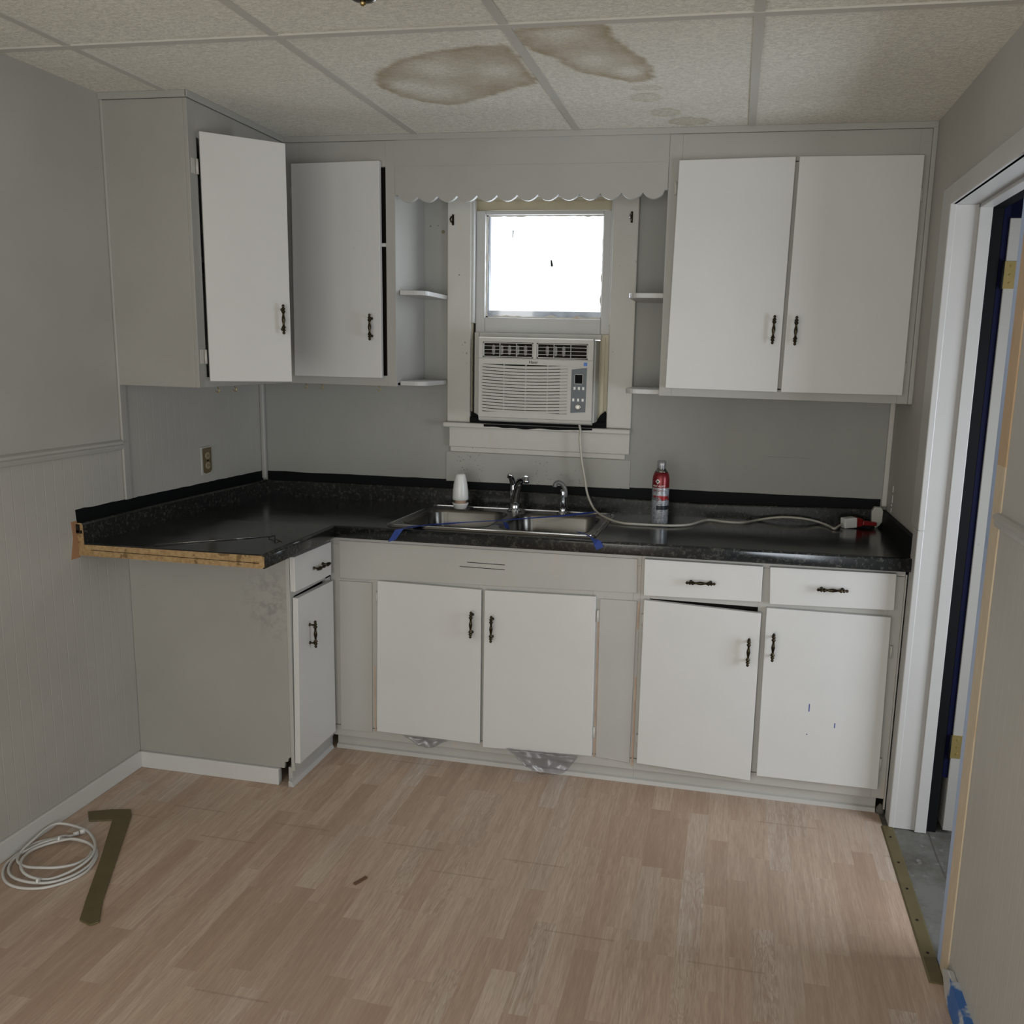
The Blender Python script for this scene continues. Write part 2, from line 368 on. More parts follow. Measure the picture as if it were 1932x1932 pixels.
# walls
struct('wall_left', MB().box(-.10, 0, YF-.1, .12, 0, ZC+.03), m_wall_l)
W0, W1, WZ0, WZ1 = .995, 1.595, 1.262, 2.20
wb = struct('wall_back', MB().box(0, W0, 0, .12, 0, ZC+.03).box(W1, 2.875, 0, .12, 0, ZC+.03).box(W0, W1, 0, .12, 0, WZ0).box(W0, W1, 0, .12, WZ1, ZC+.03), m_wall_b)
struct('patch_panel', MB().prism([(.885, -.004, 1.0045), (1.70, -.004, 1.0125), (1.70, -.004, 1.135), (.885, -.004, 1.135)], (0, .004, 0)), paint('patch_paint', (.345, .338, .312), .5, dirt=.9, dirt_c=(.05, .05, .05), speck=1), wb, .001)
wr = struct('wall_right', MB().box(XR, 2.873, -.69, 0, 0, ZC+.03).box(XR, 2.873, -1.405, -.69, 2.07, ZC+.03).box(XR, 2.873, YF, -1.405, 0, ZC+.03), m_wall_r)
struct('wall_front', MB().box(-.1, 2.873, YF-.1, YF, 0, ZC+.03), m_wall)
struct('wall_hall', MB().box(2.875, 4.3, .12, .2, 0, 2.4).box(4.3, 4.4, -3, .2, 0, 2.4).box(2.873, 4.3, -3.1, -3, 0, 2.4), m_navy)
# trims
struct('trim_1', MB().box(0, .010, -.937, -.903, 1.018, 2.36), m_frame_u, bevel=.003)          # strip on the left wall
struct('trim_2', MB().box(0, .022, -.022, 0, .97, 1.428), m_frame_u, bevel=.006)              # left back corner bead
struct('trim_3', MB().box(XR-.020, XR, -.016, 0, 1.0, 1.43), m_trim, bevel=.004)          # right back corner bead
def chair_rail(x, sgn, y0, y1, z, name):
    pr = [(0, 0), (.010, .002), (.013, .012), (.010, .016), (.016, .022), (.016, .030), (.008, .034), (0, .036)]
    return struct(name, MB().prism([(x+sgn*a, y0, z+b) for a, b in pr], (0, y1-y0, 0), False), m_frame)
chair_rail(0, 1, YF, -.94, 1.198, 'trim_4'); chair_rail(XR, -1, YF, -1.462, 1.198, 'trim_5')
struct('trim_6', MB().box(0, .326, -.943, -.935, 2.357, ZC).box(.32, .328, -.943, -.328, 2.357, ZC).box(.32, XR, -.328, -.320, 2.357, ZC), m_frame_u, bevel=.002)
struct('trim_7', MB().box(2.722, XR, -.332, -.30, 1.425, 2.36), m_frame_u, bevel=.003)
struct('baseboard_left', MB().box(0, .012, YF, -.947, 0, .064), m_door, bevel=.003)
struct('baseboard_right', MB().prism([(2.722, YF, 0), (2.722, -1.52, 0), (2.722, -1.47, .045), (2.722, -1.52, .076), (2.722, YF, .076)], (.016, 0, 0)), m_white, bevel=.003)
struct('baseboard_back', MB().box(.004, .572, -.948, -.936, 0, .062), m_door, bevel=.002)
# black painted band above the splashback
def band(pts_low, pts_high, normal, name, n=60):
    mb = MB(); a = []; b = []
    for i in range(n+1):
        k = i/n; lo = Vector(pts_low[0]).lerp(Vector(pts_low[1]), k); hi = Vector(pts_high[0]).lerp(Vector(pts_high[1]), k)
        hi.z += mn.noise(Vector((k*18, 1, 0)))*.003+mn.noise(Vector((k*70, 1, 0)))*.0015
        a.append(lo); b.append(hi)
    mb.prism(a+b[::-1], Vector(normal)*.0015); return mb
struct('painted_band', band([(.02, 0, .90), (2.715, 0, .93)], [(.02, 0, 1.004), (2.715, 0, 1.028)], (0, -1, 0), 'b'), m_black, wb)
wl = bpy.data.objects['wall_left']
struct('painted_band', band([(0, -1.168, .968), (0, -.01, .90)], [(0, -1.172, 1.022), (0, -.01, 1.006)], (1, 0, 0), 'b'), m_black, wl)
struct('bare_patch', MB().prism([(0, -1.205, .86), (0, -1.165, .86), (0, -1.165, .985), (0, -1.195, .985), (0, -1.19, .93)], (.001, 0, 0)), plain('bare_primer', (.33, .175, .09), .8, var=.3), wl)
# doorway -----------------------------------------------------------
d1 = struct_root('door_1', (2.80, -.70, 0))
struct('casing', MB().box(2.718, XR, -.712, -.600, 1.04, 2.105).box(2.718, XR, -.712, -.640, 0, 1.04).box(2.718, XR, -1.50, -.712, 2.046, 2.105), m_white, d1, .003)
struct('jamb', MB().box(2.725, 2.838, -.710, -.69, 0, 2.046).box(2.725, 2.838, -1.40, -.69, 2.046, 2.068), m_white, d1, .002)
struct('door_stop', MB().box(2.801, 2.838, -.722, -.71, 0, 2.046).box(2.801, 2.838, -1.38, -.71, 2.034, 2.046), m_white, d1, .002)
struct('rebate', MB().box(2.838, 2.873, -.704, -.69, 0, 2.05).box(2.838, 2.873, -1.40, -.69, 2.034, 2.068), m_black, d1)
struct('jamb', MB().box(2.7355, 2.873, -1.4065, -1.374, 0, 2.046), m_lblue, d1, .001, label='pale blue near jamb edge')
struct('bare_stud', MB().box(2.7345, 2.80, -1.471, -1.4065, 0, 2.046), m_raw, d1, .001, label='bare wood strip where the casing is missing')
leaf = struct('door_leaf', MB().box(2.893, 2.931, -.706, -.01, .012, 2.006), paint('door_edge_paint', (.32, .31, .285), .5, dirt=.5), d1, .002)
struct('painted_edge', MB().box(2.875, 2.893, -.700, -.02, .20, 2.046), m_navy, d1, label='dark blue door face')
for z in (1.80, .276):
    h = MB().box(2.888, 2.926, -.7085, -.704, z, z+.08)
    pass
    for q in (.015, .04, .065): h.cyl((2.910, -.7105, z+q), (2.910, -.708, z+q), .004, n=8)
    hb = struct('door_hinge', h, m_brass, leaf)
    struct('hinge_knuckle', MB().cyl((2.886, -.7105, z-.002), (2.886, -.7105, z+.082), .004, n=10), m_black, leaf)

# window --------------------------------------------------------------
w1 = struct_root('window_1', (1.30, 0, 1.25))
struct('casing', MB().box(.893, W0+.002, -.020, 0, 1.268, 2.27), m_trim, w1, .004)
struct('casing', MB().box(W1-.002, 1.697, -.020, 0, 1.268, 2.27), m_trim, w1, .004)
struct('casing', MB().box(.893, 1.697, -.018, 0, 2.20, 2.27), m_trim, w1, .003)
struct('window_sill', MB().box(.885, 1.698, -.055, .10, 1.247, 1.268), m_trim, w1, .005)
struct('apron', MB().box(.903, 1.694, -.020, 0, 1.160, 1.247).box(.905, 1.676, -.009, 0, 1.137, 1.160), m_trim, w1, .003)
struct('frame', MB().box(W0, W0+.004, 0, .12, 1.268, WZ1).box(W1-.004, W1, 0, .12, 1.268, WZ1).box(W0, W1, 0, .12, WZ1-.004, WZ1)
       .box(W0, W1, .060, .085, 2.159, WZ1-.004), m_yellowish, w1)
struct('parting_strip', MB().box(W0+.001, 1.008, -.012, .018, 1.69, 2.195).box(1.586, W1-.001, -.012, .018, 1.69, 2.195), m_white, w1, .003)
struct('track_gap', MB().box(W0+.004, 1.008, .02, .06, 1.27, 1.69), m_dark, w1)
sash = struct('sash', MB().box(1.006, 1.047, .020, .055, 1.652, 2.152).box(1.549, 1.590, .020, .055, 1.652, 2.152).box(1.047, 1.549, .020, .055, 2.136, 2.152).box(1.047, 1.549, .020, .055, 1.652, 1.716), m_white, w1, .003)
struct('pane', MB().box(1.044, 1.552, .040, .043, 1.712, 2.139), mg, sash)
# crumbling putty and paint residue around the pane
pr_ = MB(); rr = random.Random(3)
def residue(mb, ax, fixed, a, b, sgn, mx_):
    n = 40; p = []
    for i in range(n+1):
        k = a+(b-a)*i/n; d = mx_*(.35+.65*abs(mn.noise(Vector((k*22, fixed*9, 1))))*1.6)
        p.append((k, d))
    if ax == 'z': poly = [(fixed, .0385, k) for k, d in p]+[(fixed+sgn*d, .0385, k) for k, d in p[::-1]]
    else: poly = [(k, .0385, fixed) for k, d in p]+[(k, .0385, fixed+sgn*d) for k, d in p[::-1]]
    mb.prism(poly, (0, .001, 0))
residue(pr_, 'z', 1.047, 1.716, 2.136, 1, .010); residue(pr_, 'z', 1.549, 1.716, 2.136, -1, .011)
residue(pr_, 'x', 2.136, 1.047, 1.549, -1, .009); residue(pr_, 'x', 1.716, 1.047, 1.549, 1, .013)
struct('putty', pr_, paint('old_putty', (.55, .52, .46), .7, dirt=.8, wear=.6), sash)
struct('storm_frame', MB().box(W0+.005, W1-.005, .088, .11, 1.70, 1.748).box(W0+.005, 1.046, .088, .11, 1.748, 2.157).box(1.560, W1-.005, .088, .11, 1.748, 2.157), plain('storm_frame_metal', (.34, .37, .42), .5, var=.5), w1)
struct('debris', MB().cyl((1.329, .0375, 1.955), (1.333, .0375, 1.930), .003, .005, 8).cyl((1.163, .0375, 2.075), (1.161, .0375, 2.045), .0022, .001, 6), m_dark, sash)
for x, z in ((.918, 2.11), (1.668, 2.118)):
    b = thing('curtain_rod_bracket', (x, -.02, z), 'small metal curtain bracket on the window casing %s' % ('left of the pane' if x < 1 else 'right of the pane'), 'bracket', 'curtain brackets on the window casing')
    obj('plate', MB().box(x-.004, x+.005, -.0225, -.020, z-.022, z+.022), m_bronze, b, .0008)
    obj('hook', MB().tube([(x, -.022, z+.012), (x-.003, -.034, z+.010), (x-.006, -.040, z), (x-.004, -.036, z-.008), (x, -.024, z-.014)], .0035, 8), m_chrome if x > 1 else m_bronze, b)

# ================================================================== CABINETS
def slabx(mb, pts, y0, y1):      # quad given as (x,z) corners, thickness along y
    return mb.prism([(x, y0, z) for x, z in pts], (0, y1-y0, 0))
def slaby(mb, pts, x0, x1):      # quad given as (y,z) corners, thickness along x
    return mb.prism([(x0, y, z) for y, z in pts], (x1-x0, 0, 0))
PROF = [(.0008,-.052),(.0035,-.0495),(.0045,-.046),(.0030,-.0425),(.0030,-.041),(.0056,-.038),(.0056,-.0355),(.0036,-.033),(.0036,-.0315),(.0062,-.0285),(.0062,-.0265),(.0036,-.022),(.0030,-.016),(.0046,-.007),(.0054,0)]
PROF = PROF+[(r, -h) for r, h in PROF[-2::-1]]
def handle(parent, c, ax, nrm, k=1.0, name='handle'):
    c = Vector(c); ax = Vector(ax).normalized(); nrm = Vector(nrm).normalized(); mb = MB()
    mid = c+nrm*.023
    mb.lathe([(r*1.22, h*k) for r, h in PROF], mid, ax, 14)
    for s_ in (-1, 1):
        mb.lathe([(.006, 0), (.0055, .003), (.0032, .006), (.0032, .023)], c+ax*(s_*.034*k), nrm, 10)
    h = obj(name, mb, m_bronze, parent)
    return h
def hinge_y(parent, x, z, y=-.34):   # painted butterfly hinge on a front facing -y
    mb = MB().box(x-.006, x+.006, y+.016, y+.0195, z-.022, z+.022).cyl((x, y+.012, z-.022), (x, y+.012, z+.022), .004, n=8)
    return obj('hinge', mb, m_trim, parent)
YU = -.32
# --- upper wing cabinet against the left wall, door standing ajar
cb = thing('wall_cabinet', (.16, -.55, 1.425), 'tall grey upper cabinet on the left wall, its white door standing ajar', 'cabinet', )
mb = MB().box(0.001, .306, -.935, -.921, 1.425, 2.357).box(0.001, .306, -.92, YU, 1.425, 1.445).box(0.001, .306, -.92, YU, 2.30, 2.357)
mb.box(.306, .32, -.935, -.890, 1.425, 2.357).box(.306, .32, -.890, YU, 1.425, 1.460).box(.306, .32, -.890, YU, 2.245, 2.357).box(.306, .32, -.62, YU, 1.460, 2.245)
obj('body', mb, m_side, cb, .0015)
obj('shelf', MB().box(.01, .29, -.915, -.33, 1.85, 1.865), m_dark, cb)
H = Vector((.343, -.907, 0)); T = Vector((.552, -.729, 0)); dv = (T-H).normalized(); nv = Vector((dv.y, -dv.x, 0))
def ajar(a, d, z): return H+dv*a+nv*d+Vector((0, 0, z))
Wd = (T-H).length
mb = MB().prism([ajar(0, 0, 1.447), ajar(Wd, 0, 1.447), ajar(Wd, 0, 2.258), ajar(0, 0, 2.260)], -nv*.019)
dr = obj('door', mb, m_door, cb, .002)
handle(dr, ajar(Wd-.028, 0, 1.665), (0, 0, 1), nv)
for z in (2.15, 1.53):
    obj('hinge', MB().box(.3205, .3225, -.925, -.900, z-.024, z+.024).cyl((.328, -.903, z-.024), (.328, -.903, z+.024), .0045, n=8), m_trim, dr)
# --- narrow upper cabinet on the back wall
cb = thing('wall_cabinet', (.55, -.16, 1.425), 'narrow grey upper cabinet in the left corner with one slightly proud door', 'cabinet')
YC = YU+.0165
mb = MB().box(.3215, .335, YC, -.002, 1.426, 2.356).box(.765, .783, YC, -.002, 1.428, 2.356).box(.322, .783, YC, -.002, 1.427, 1.44).box(.322, .783, YC, -.002, 2.30, 2.355)
mb.box(.3215, .385, YU, YU+.016, 1.425, 2.357).box(.745, .784, YU, YU+.016, 1.425, 2.357).box(.385, .745, YU, YU+.016, 1.425, 1.466).box(.385, .745, YU, YU+.016, 2.262, 2.357)
obj('body', mb, m_frame_u, cb, .001)
obj('shade_backing', MB().box(.336, .764, -.285, -.28, 1.445, 2.29), m_dark, cb)  # near-black sheet standing in for the shade inside the cabinet
obj('catch', MB().box(.728, .746, -.325, -.315, 1.965, 1.978), m_plastic, cb)
dr = obj('door', slabx(MB(), [(.354, 1.455), (.731, 1.457), (.729, 2.281), (.362, 2.275)], -.344, -.3235), m_door, cb, .002)
handle(dr, (.692, -.344, 1.655), (0, 0, 1), (0, -1, 0))
for z in (2.17, 1.54): hinge_y(dr, .352, z)
# --- open corner shelves beside the window
def shelf_pts(x0, x1, yf, r, flip=False):
    P = [(x0, -.001), (x0, yf)]
    for i in range(7):
        a = math.pi/2*i/6; P.append((x1-r+r*math.sin(a), yf+r-r*math.cos(a)))
    P.append((x1, -.001))
    if flip: P = [(x0+x1-x, y) for x, y in P]
    return P
for side, x0, x1, fl in (('left', .785, .892, False), ('right', 1.699, 1.833, True)):
    for z, wh in ((1.785, 'middle'), (1.428, 'bottom')):
        yf = -.285 if side == 'left' else -.30
        single('shelf_board', MB().prism([(x, y, z) for x, y in shelf_pts(x0, x1, yf, .045, fl)], (0, 0, .018)), m_white, ((x0+x1)/2, -.15, z),
               'small white rounded shelf %s of the window, the %s one' % (side, 'upper' if wh == 'middle' else 'lower'), 'shelf', 'small open shelves beside the window', .002)
# --- big upper cabinet on the right
cb = thing('wall_cabinet', (2.28, -.16, 1.425), 'wide upper cabinet right of the window with two white doors', 'cabinet')
mb = MB().box(1.8342, 1.85, YC, -.002, 1.428, 2.356).box(2.705, 2.7215, YC, -.002, 1.426, 2.356).box(1.835, 2.721, YC, -.002, 1.427, 1.44).box(1.835, 2.721, YC, -.002, 2.30, 2.355)
mb.box(1.8335, 1.88, YU, YU+.016, 1.425, 2.357).box(2.255, 2.30, YU, YU+.016, 1.46, 2.26).box(2.685, 2.722, YU, YU+.016, 1.425, 2.357).box(1.88, 2.685, YU, YU+.016, 1.425, 1.466).box(1.88, 2.685, YU, YU+.016, 2.255, 2.357)
obj('body', mb, m_frame_u, cb, .001)
dr = obj('door', slabx(MB(), [(1.858, 1.455), (2.266, 1.453), (2.275, 2.270), (1.871, 2.264)], -.341, -.3205), m_door, cb, .002)
handle(dr, (2.2375, -.341, 1.6755), (.03, 0, 1), (0, -1, 0))
for z in (2.17, 1.54): hinge_y(dr, 1.862, z)
dr = obj('door', slabx(MB(), [(2.279, 1.453), (2.699, 1.456), (2.699, 2.268), (2.288, 2.270)], -.341, -.3205), m_door, cb, .002)
handle(dr, (2.315, -.341, 1.6735), (.01, 0, 1), (0, -1, 0))
for z in (2.14, 1.55): hinge_y(dr, 2.702, z)
# --- soffit board and scalloped valance over the window
single('soffit_board', MB().box(.784, 1.833, YU, YU+.016, 2.262, 2.357), m_frame_u, (1.31, YU, 2.262), 'flat grey board under the ceiling between the upper cabinets', 'board')
P = [(.7845, 2.262), (.7845, 2.157), (.797, 2.157)]
n = 13; x0, x1 = .797, 1.822
for i in range(n):
    a, b = x0+(x1-x0)*i/n, x0+(x1-x0)*(i+1)/n; zt = 2.152+.0005*i
    for k in range(1, 10):
        q = k/10; P.append((a+(b-a)*q, zt-.022*math.sin(math.pi*q)**.8))
    P.append((b, zt if i < n-1 else 2.166))
P += [(1.8325, 2.166), (1.8325, 2.262)]
single('scalloped_valance', MB().prism([(x, -.3215, z) for x, z in P], (0, .018, 0)), m_frame_u, (1.31, YU, 2.13), 'grey wooden valance with a scalloped lower edge over the window', 'valance')
# --- cup hooks
for x, y in ((.30, -.80), (.30, -.69), (.38, -.30), (.45, -.30), (.70, -.30)):
    pts = [(x, y, 1.425), (x, y, 1.418)]+[(x+.007*math.sin(a), y, 1.411+.007*math.cos(a)) for a in [i*.5 for i in range(1, 10)]]
    lab = {.80: 'nearest the front end', .69: 'second from the front end'}.get(-y, '')
    lb = 'brass cup hook under the ajar-door cabinet, ' + lab if x == .30 else 'brass cup hook under the narrow upper cabinet, ' + {.38: 'nearest the left corner', .45: 'second from the left corner', .70: 'farthest right'}[x]
    single('cup_hook', MB().tube(pts, .0016, 6), m_brass, (x, y, 1.41), lb, 'hook', 'brass cup hooks under the upper cabinets')

# --- base cabinets -------------------------------------------------------
YB = -.624
def ztop(x): return zd(x, -.67)-.0435
# left wing
cb = thing('base_cabinet', (.33, -.78, 0), 'base cabinet on the left wall under the cut worktop end, one drawer and door', 'cabinet')
pan = [(0.001, .0), (.572, 0), (.572, .062), (.590, .062), (.592, .086), (.604, .088), (.606, .10), (.617, .108), (.617, .864), (0.001, .862)]
mb = MB().prism([(x, -.935, z) for x, z in pan], (0, .012, 0)); obj('side_panel', mb, m_side, cb, .0012)
mb = MB().box(.6172, .631, -.935, -.905, .055, .866).box(.6172, .631, -.905, YB-.0, .055, .10).box(.6172, .631, -.905, YB, .705, .735).box(.6172, .631, -.905, YB, .845, .866).box(.617, .631, -.665, YB, .10, .845)
mb.box(.60, .615, -.925, -.60, 0, .062)
obj('face_frame', mb, m_frame, cb, .0012)
obj('shade_backing', MB().box(.585, .59, -.92, -.62, .10, .84), m_dark, cb)  # dark sheet painted as the shade behind drawer and door gaps
obj('shoe_molding', MB().prism([(.612, -.95, 0), (.632, -.95, 0), (.626, -.95, .016), (.612, -.95, .022)], (0, .325, 0)), m_white, cb, .001)
dr = obj('drawer', slaby(MB(), [(-.931, .728), (-.655, .722), (-.650, .849), (-.931, .853)], .632, .651), m_door, cb, .0015)
handle(dr, (.651, -.759, .781), (0, 1, 0), (1, 0, 0))
dr = obj('door', slaby(MB(), [(-.937, .088), (-.652, .086), (-.648, .697), (-.921, .703)], .634, .654), m_door, cb, .0015)
handle(dr, (.654, -.842, .548), (0, 0, 1), (1, 0, 0))
# sink base
cb = thing('sink_base_cabinet', (1.24, -.32, 0), 'middle base cabinet below the sink with two white doors and long blank panel', 'cabinet')
def rail(mb, x0, x1, z0, z1, top=False): mb.box(x0, x1, YB, YB+.016, z0, z1)
mb = MB()
mb.prism([(.6315, YB, .835), (1.826, YB, .835), (1.826, YB, ztop(1.826)), (.6315, YB, ztop(.6315))], (0, .016, 0))
for a, b in ((.6315, .672), (1.225, 1.270), (1.655, 1.69), (.79, .845)): mb.box(a, b, YB, YB+.016, .10, .835)
mb.box(.672, 1.826, YB+.001, YB+.016, .700, .835).box(.6315, 1.826, YB, YB+.016, .058, .105).box(1.80, 1.826, YB, YB+.016, .10, .835).box(.672, .80, YB+.001, YB+.014, .1, .7).box(1.685, 1.81, YB+.001, YB+.014, .1, .7)
mb.box(.64, 1.826, -.605, -.59, 0, .060)
obj('face_frame', mb, m_frame, cb, .0012)
obj('shade_backing', MB().box(.65, 1.82, -.59, -.585, .07, .82).box(1.815, 1.826, -.59, -.01, .02, .82), m_dark, cb)  # dark sheets giving the sink cabinet its interior shade by colour
obj('shoe_molding', MB().prism([(.64, -.605, 0), (.64, -.618, 0), (.64, -.614, .014), (.64, -.605, .018)], (1.186, 0, 0)), m_frame, cb)
obj('blank_panel', slabx(MB(), [(.671, .703), (1.814, .735), (1.812, .861), (.671, .851)], YB-.005, YB+.001), m_frame, cb, .002)
obj('side_panel', slabx(MB(), [(.664, .084), (.797, .087), (.803, .695), (.668, .692)], YB-.005, YB+.001), m_frame, cb, .002)
obj('side_panel', slabx(MB(), [(1.685, .092), (1.812, .084), (1.816, .706), (1.681, .704)], YB-.005, YB+.001), m_frame, cb, .002)
for a, b, z in ((1.181, 1.325, .803), (1.152, 1.325, .785)):
    obj('scratch', MB().box(a, b, YB-.0056, YB-.004, z-.0012, z+.0012), m_dark, cb)
dr = obj('door', slabx(MB(), [(.822, .101), (1.240, .098), (1.240, .706), (.832, .708)], YB-.020, YB-.0005), m_door, cb, .002)
handle(dr, (1.2075, YB-.020, .575), (.02, 0, 1), (0, -1, 0))
for z in (.64, .19): hinge_y(dr, .824, z, YB-.02)
dr = obj('door', slabx(MB(), [(1.251, .086), (1.672, .101), (1.668, .715), (1.253, .705)], YB-.020, YB-.0005), m_door, cb, .002)
handle(dr, (1.2855, YB-.020, .565), (.01, 0, 1), (0, -1, 0))
for z in (.64, .19): hinge_y(dr, 1.675, z, YB-.02)
# right base
cb = thing('base_cabinet', (2.27, -.32, 0), 'right-hand base cabinet with two drawers above two white doors', 'cabinet')
mb = MB()
mb.prism([(1.826, YB, .858), (2.712, YB, .862), (2.712, YB, ztop(2.712)), (1.826, YB, ztop(1.826))], (0, .016, 0))
mb.box(1.826, 1.86, YB, YB+.016, .10, .86).box(2.238, 2.285, YB, YB+.016, .10, .86).box(2.668, 2.712, YB, YB+.016, .058, .866)
mb.box(1.86, 2.668, YB+.0008, YB+.016, .718, .76).box(1.826, 2.668, YB, YB+.016, .058, .105).box(1.826, 2.690, -.605, -.59, 0, .060)
mb.box(2.700, 2.712, -.60, -.01, .058, .865)
obj('face_frame', mb, m_frame, cb, .0012)
obj('shade_backing', MB().box(1.83, 2.70, -.59, -.585, .07, .85), m_dark, cb)  # interior shade put in as a dark sheet behind the frame
obj('filler_strip', MB().box(2.7122, 2.7178, YB-.004, YB+.01, .02, .872), m_frame, cb, .001)
obj('shoe_molding', MB().prism([(1.826, -.605, 0), (1.826, -.618, 0), (1.826, -.614, .014), (1.826, -.605, .018)], (.862, 0, 0)), m_frame, cb)
for q, hx, hz in (([(1.839, .733), (2.246, .743), (2.245, .869), (1.837, .866)], 2.037, .799), ([(2.275, .738), (2.683, .750), (2.680, .876), (2.268, .869)], 2.477, .809)):
    dr = obj('drawer', slabx(MB(), q, YB-.020, YB-.0005), m_door, cb, .002)
    handle(dr, (hx, YB-.020, hz), (1, 0, .03), (0, -1, 0))
dr = obj('door', MB().prism([(1.840, YB-.020, .094), (2.250, YB-.029, .082), (2.249, YB-.029, .7045), (1.841, YB-.020, .717)], (0, .019, 0)), m_door, cb, .002)
handle(dr, (2.2135, YB-.029, .568), (0, 0, 1), (0, -1, 0))
for z in (.64, .18): hinge_y(dr, 1.838, z, YB-.02)
dr = obj('door', slabx(MB(), [(2.271, .099), (2.685, .100), (2.676, .725), (2.266, .724)], YB-.020, YB-.0005), m_door, cb, .002)
handle(dr, (2.296, YB-.020, .59), (0, 0, 1), (0, -1, 0))
for z in (.60, .19): hinge_y(dr, 2.688, z, YB-.02)
m_pen = plain('blue_ink', (.05, .07, .25), .6)
for (x, z, l_) in ((2.434, .376, .028), (2.524, .32, .018), (2.433, .277, .004)):
    obj('ink_mark', MB().box(x-.0018, x+.0018, YB-.0204, YB-.0198, z-l_/2, z+l_/2), m_pen, dr)
single('debris_pile', MB().lathe([(.016, 0), (.015, .012), (.009, .026), (.003, .034)], (2.705, -.615, 0.0005), (0, 0, 1), 9), plain('grey_debris', (.10, .09, .08), .9, var=.6, nscale=90), (2.70, -.60, 0), 'dark debris in the toe-kick gap beside the doorway casing', 'debris')

# ================================================================== WORKTOP
ct = thing('countertop', (.9, -.4, .85), 'black speckled L-shaped laminate worktop with raw particle board at its cut end', 'countertop')
gx = [0.0008, .676, .885, 1.622, 2.7365]; gy = [-.0008, -.190, -.585, -.670, -1.168]
mb = MB(); top = {}; bot = {}
for i, x in enumerate(gx):
    for j, y in enumerate(gy):
        top[i, j] = mb.v((x, y, zd(x, y))); bot[i, j] = mb.v((x, y, zd(x, y)-.042))
cells = [(i, j) for i in range(4) for j in range(4) if not (i == 2 and j == 1) and not (j == 3 and i > 0)]
cnt = {}
for i, j in cells:
    q = [(i, j), (i, j+1), (i+1, j+1), (i+1, j)]
    mb.face([top[k] for k in q]); mb.face([bot[k] for k in q[::-1]])
    for a, b in zip(q, q[1:]+q[:1]): cnt[frozenset((a, b))] = cnt.get(frozenset((a, b)), [])+[(a, b)]
for e in cnt.values():
    if len(e) == 1: a, b = e[0]; mb.face([top[a], bot[a], bot[b], top[b]])
for v in list(mb.bm.verts):
    if not v.link_faces: mb.bm.verts.remove(v)
obj('deck', mb, m_deck, ct, .010, 4)
# speckled rounded front edging
def nose(p0, p1, outdir, name='front_edge'):
    mb = MB(); o = Vector(outdir); prof = []
    for k in range(9):
        a = math.pi/2*k/8; prof.append((.0035-.010+.010*math.sin(a)+0, -.010+.010*math.cos(a)+.0012))
    prof += [(.0035, -.036), (.001, -.0435), (-.012, -.0435), (-.012, .0012)]
    a_ = [mb.v(Vector(p0)+o*u+Vector((0, 0, w_))) for u, w_ in prof]; b_ = [mb.v(Vector(p1)+o*u+Vector((0, 0, w_))) for u, w_ in prof]
    mb.loft([a_, b_]); obj(name, mb, m_lam, ct)
nose((.672, -.670, zd(.676, -.67)), (2.7365, -.670, zd(2.7365, -.67)), (0, -1, 0))
nose((.676, -1.168, zd(.676, -.67)), (.676, -.668, zd(.676, -.67)), (1, 0, 0))
# splashbacks
def bsh(x): return .072 if x < 1.3 else (.072-.014*(x-1.3)/.7 if x < 2. else .058+.012*(x-2.)/.7)
mb = MB(); rings = []
for x in (.020, .5, .9, 1.3, 1.65, 2.0, 2.35, 2.718):
    z0 = zd(x, 0)-.004; h = bsh(x)+.004
    rings.append([mb.v((x, y, z0+z)) for y, z in ((-.0016, 0), (-.020, 0), (-.020, h-.006), (-.0185, h-.002), (-.015, h), (-.0016, h))])
mb.loft(rings, sm=False); obj('splashback', mb, m_lam, ct)
mb = MB(); rings = []
for y in (-.0016, -.4, -.8, -1.168):
    z0 = zd(0, y)-.004; h = .075
    rings.append([mb.v((x, y, z0+z)) for x, z in ((.0016, 0), (.022, 0), (.022, h-.008), (.019, h-.002), (.014, h), (.0016, h))])
mb.loft(rings, sm=False); obj('splashback', mb, m_lam, ct)
mb = MB(); rings = []
for y in (-.0016, -.35, -.63):
    z0 = zd(2.73, y)-.004; h = .070
    rings.append([mb.v((x, y, z0+z)) for x, z in ((2.7365, 0), (2.718, 0), (2.718, h), (2.7365, h))])
mb.loft(rings, sm=False); obj('splashback', mb, m_black, ct)
obj('raw_end', MB().prism([(2.7195, -.630, zd(2.73, -.67)+.002), (2.7355, -.630, zd(2.73, -.67)+.002), (2.7355, -.630, .993), (2.728, -.630, .992), (2.7215, -.630, .965)], (0, -.003, 0)), m_pb, ct, label='raw end of the right splashback')
zt = zd(0, -1)
mb = MB().prism([(.002, -1.168, zt-.040), (.671, -1.168, zt-.036), (.6775, -1.168, zt-.030), (.6775, -1.168, zt+.002), (.668, -1.168, zt+.0055), (.0225, -1.168, zt-.002), (.0215, -1.168, zt+.062), (.017, -1.168, zt+.070), (.002, -1.168, zt+.070)], (0, -.003, 0))
obj('raw_end', mb, m_pb, ct, label='cut particle board end of the worktop')
obj('seam', MB().box(.05, .66, -1.1725, -1.171, zt-.0195, zt-.018), m_dark, ct)
obj('metal_clip', MB().box(.001, .012, -1.176, -1.171, zt+.040, zt+.066).box(.001, .020, -1.176, -1.171, zt+.036, zt+.046), m_dark, ct)

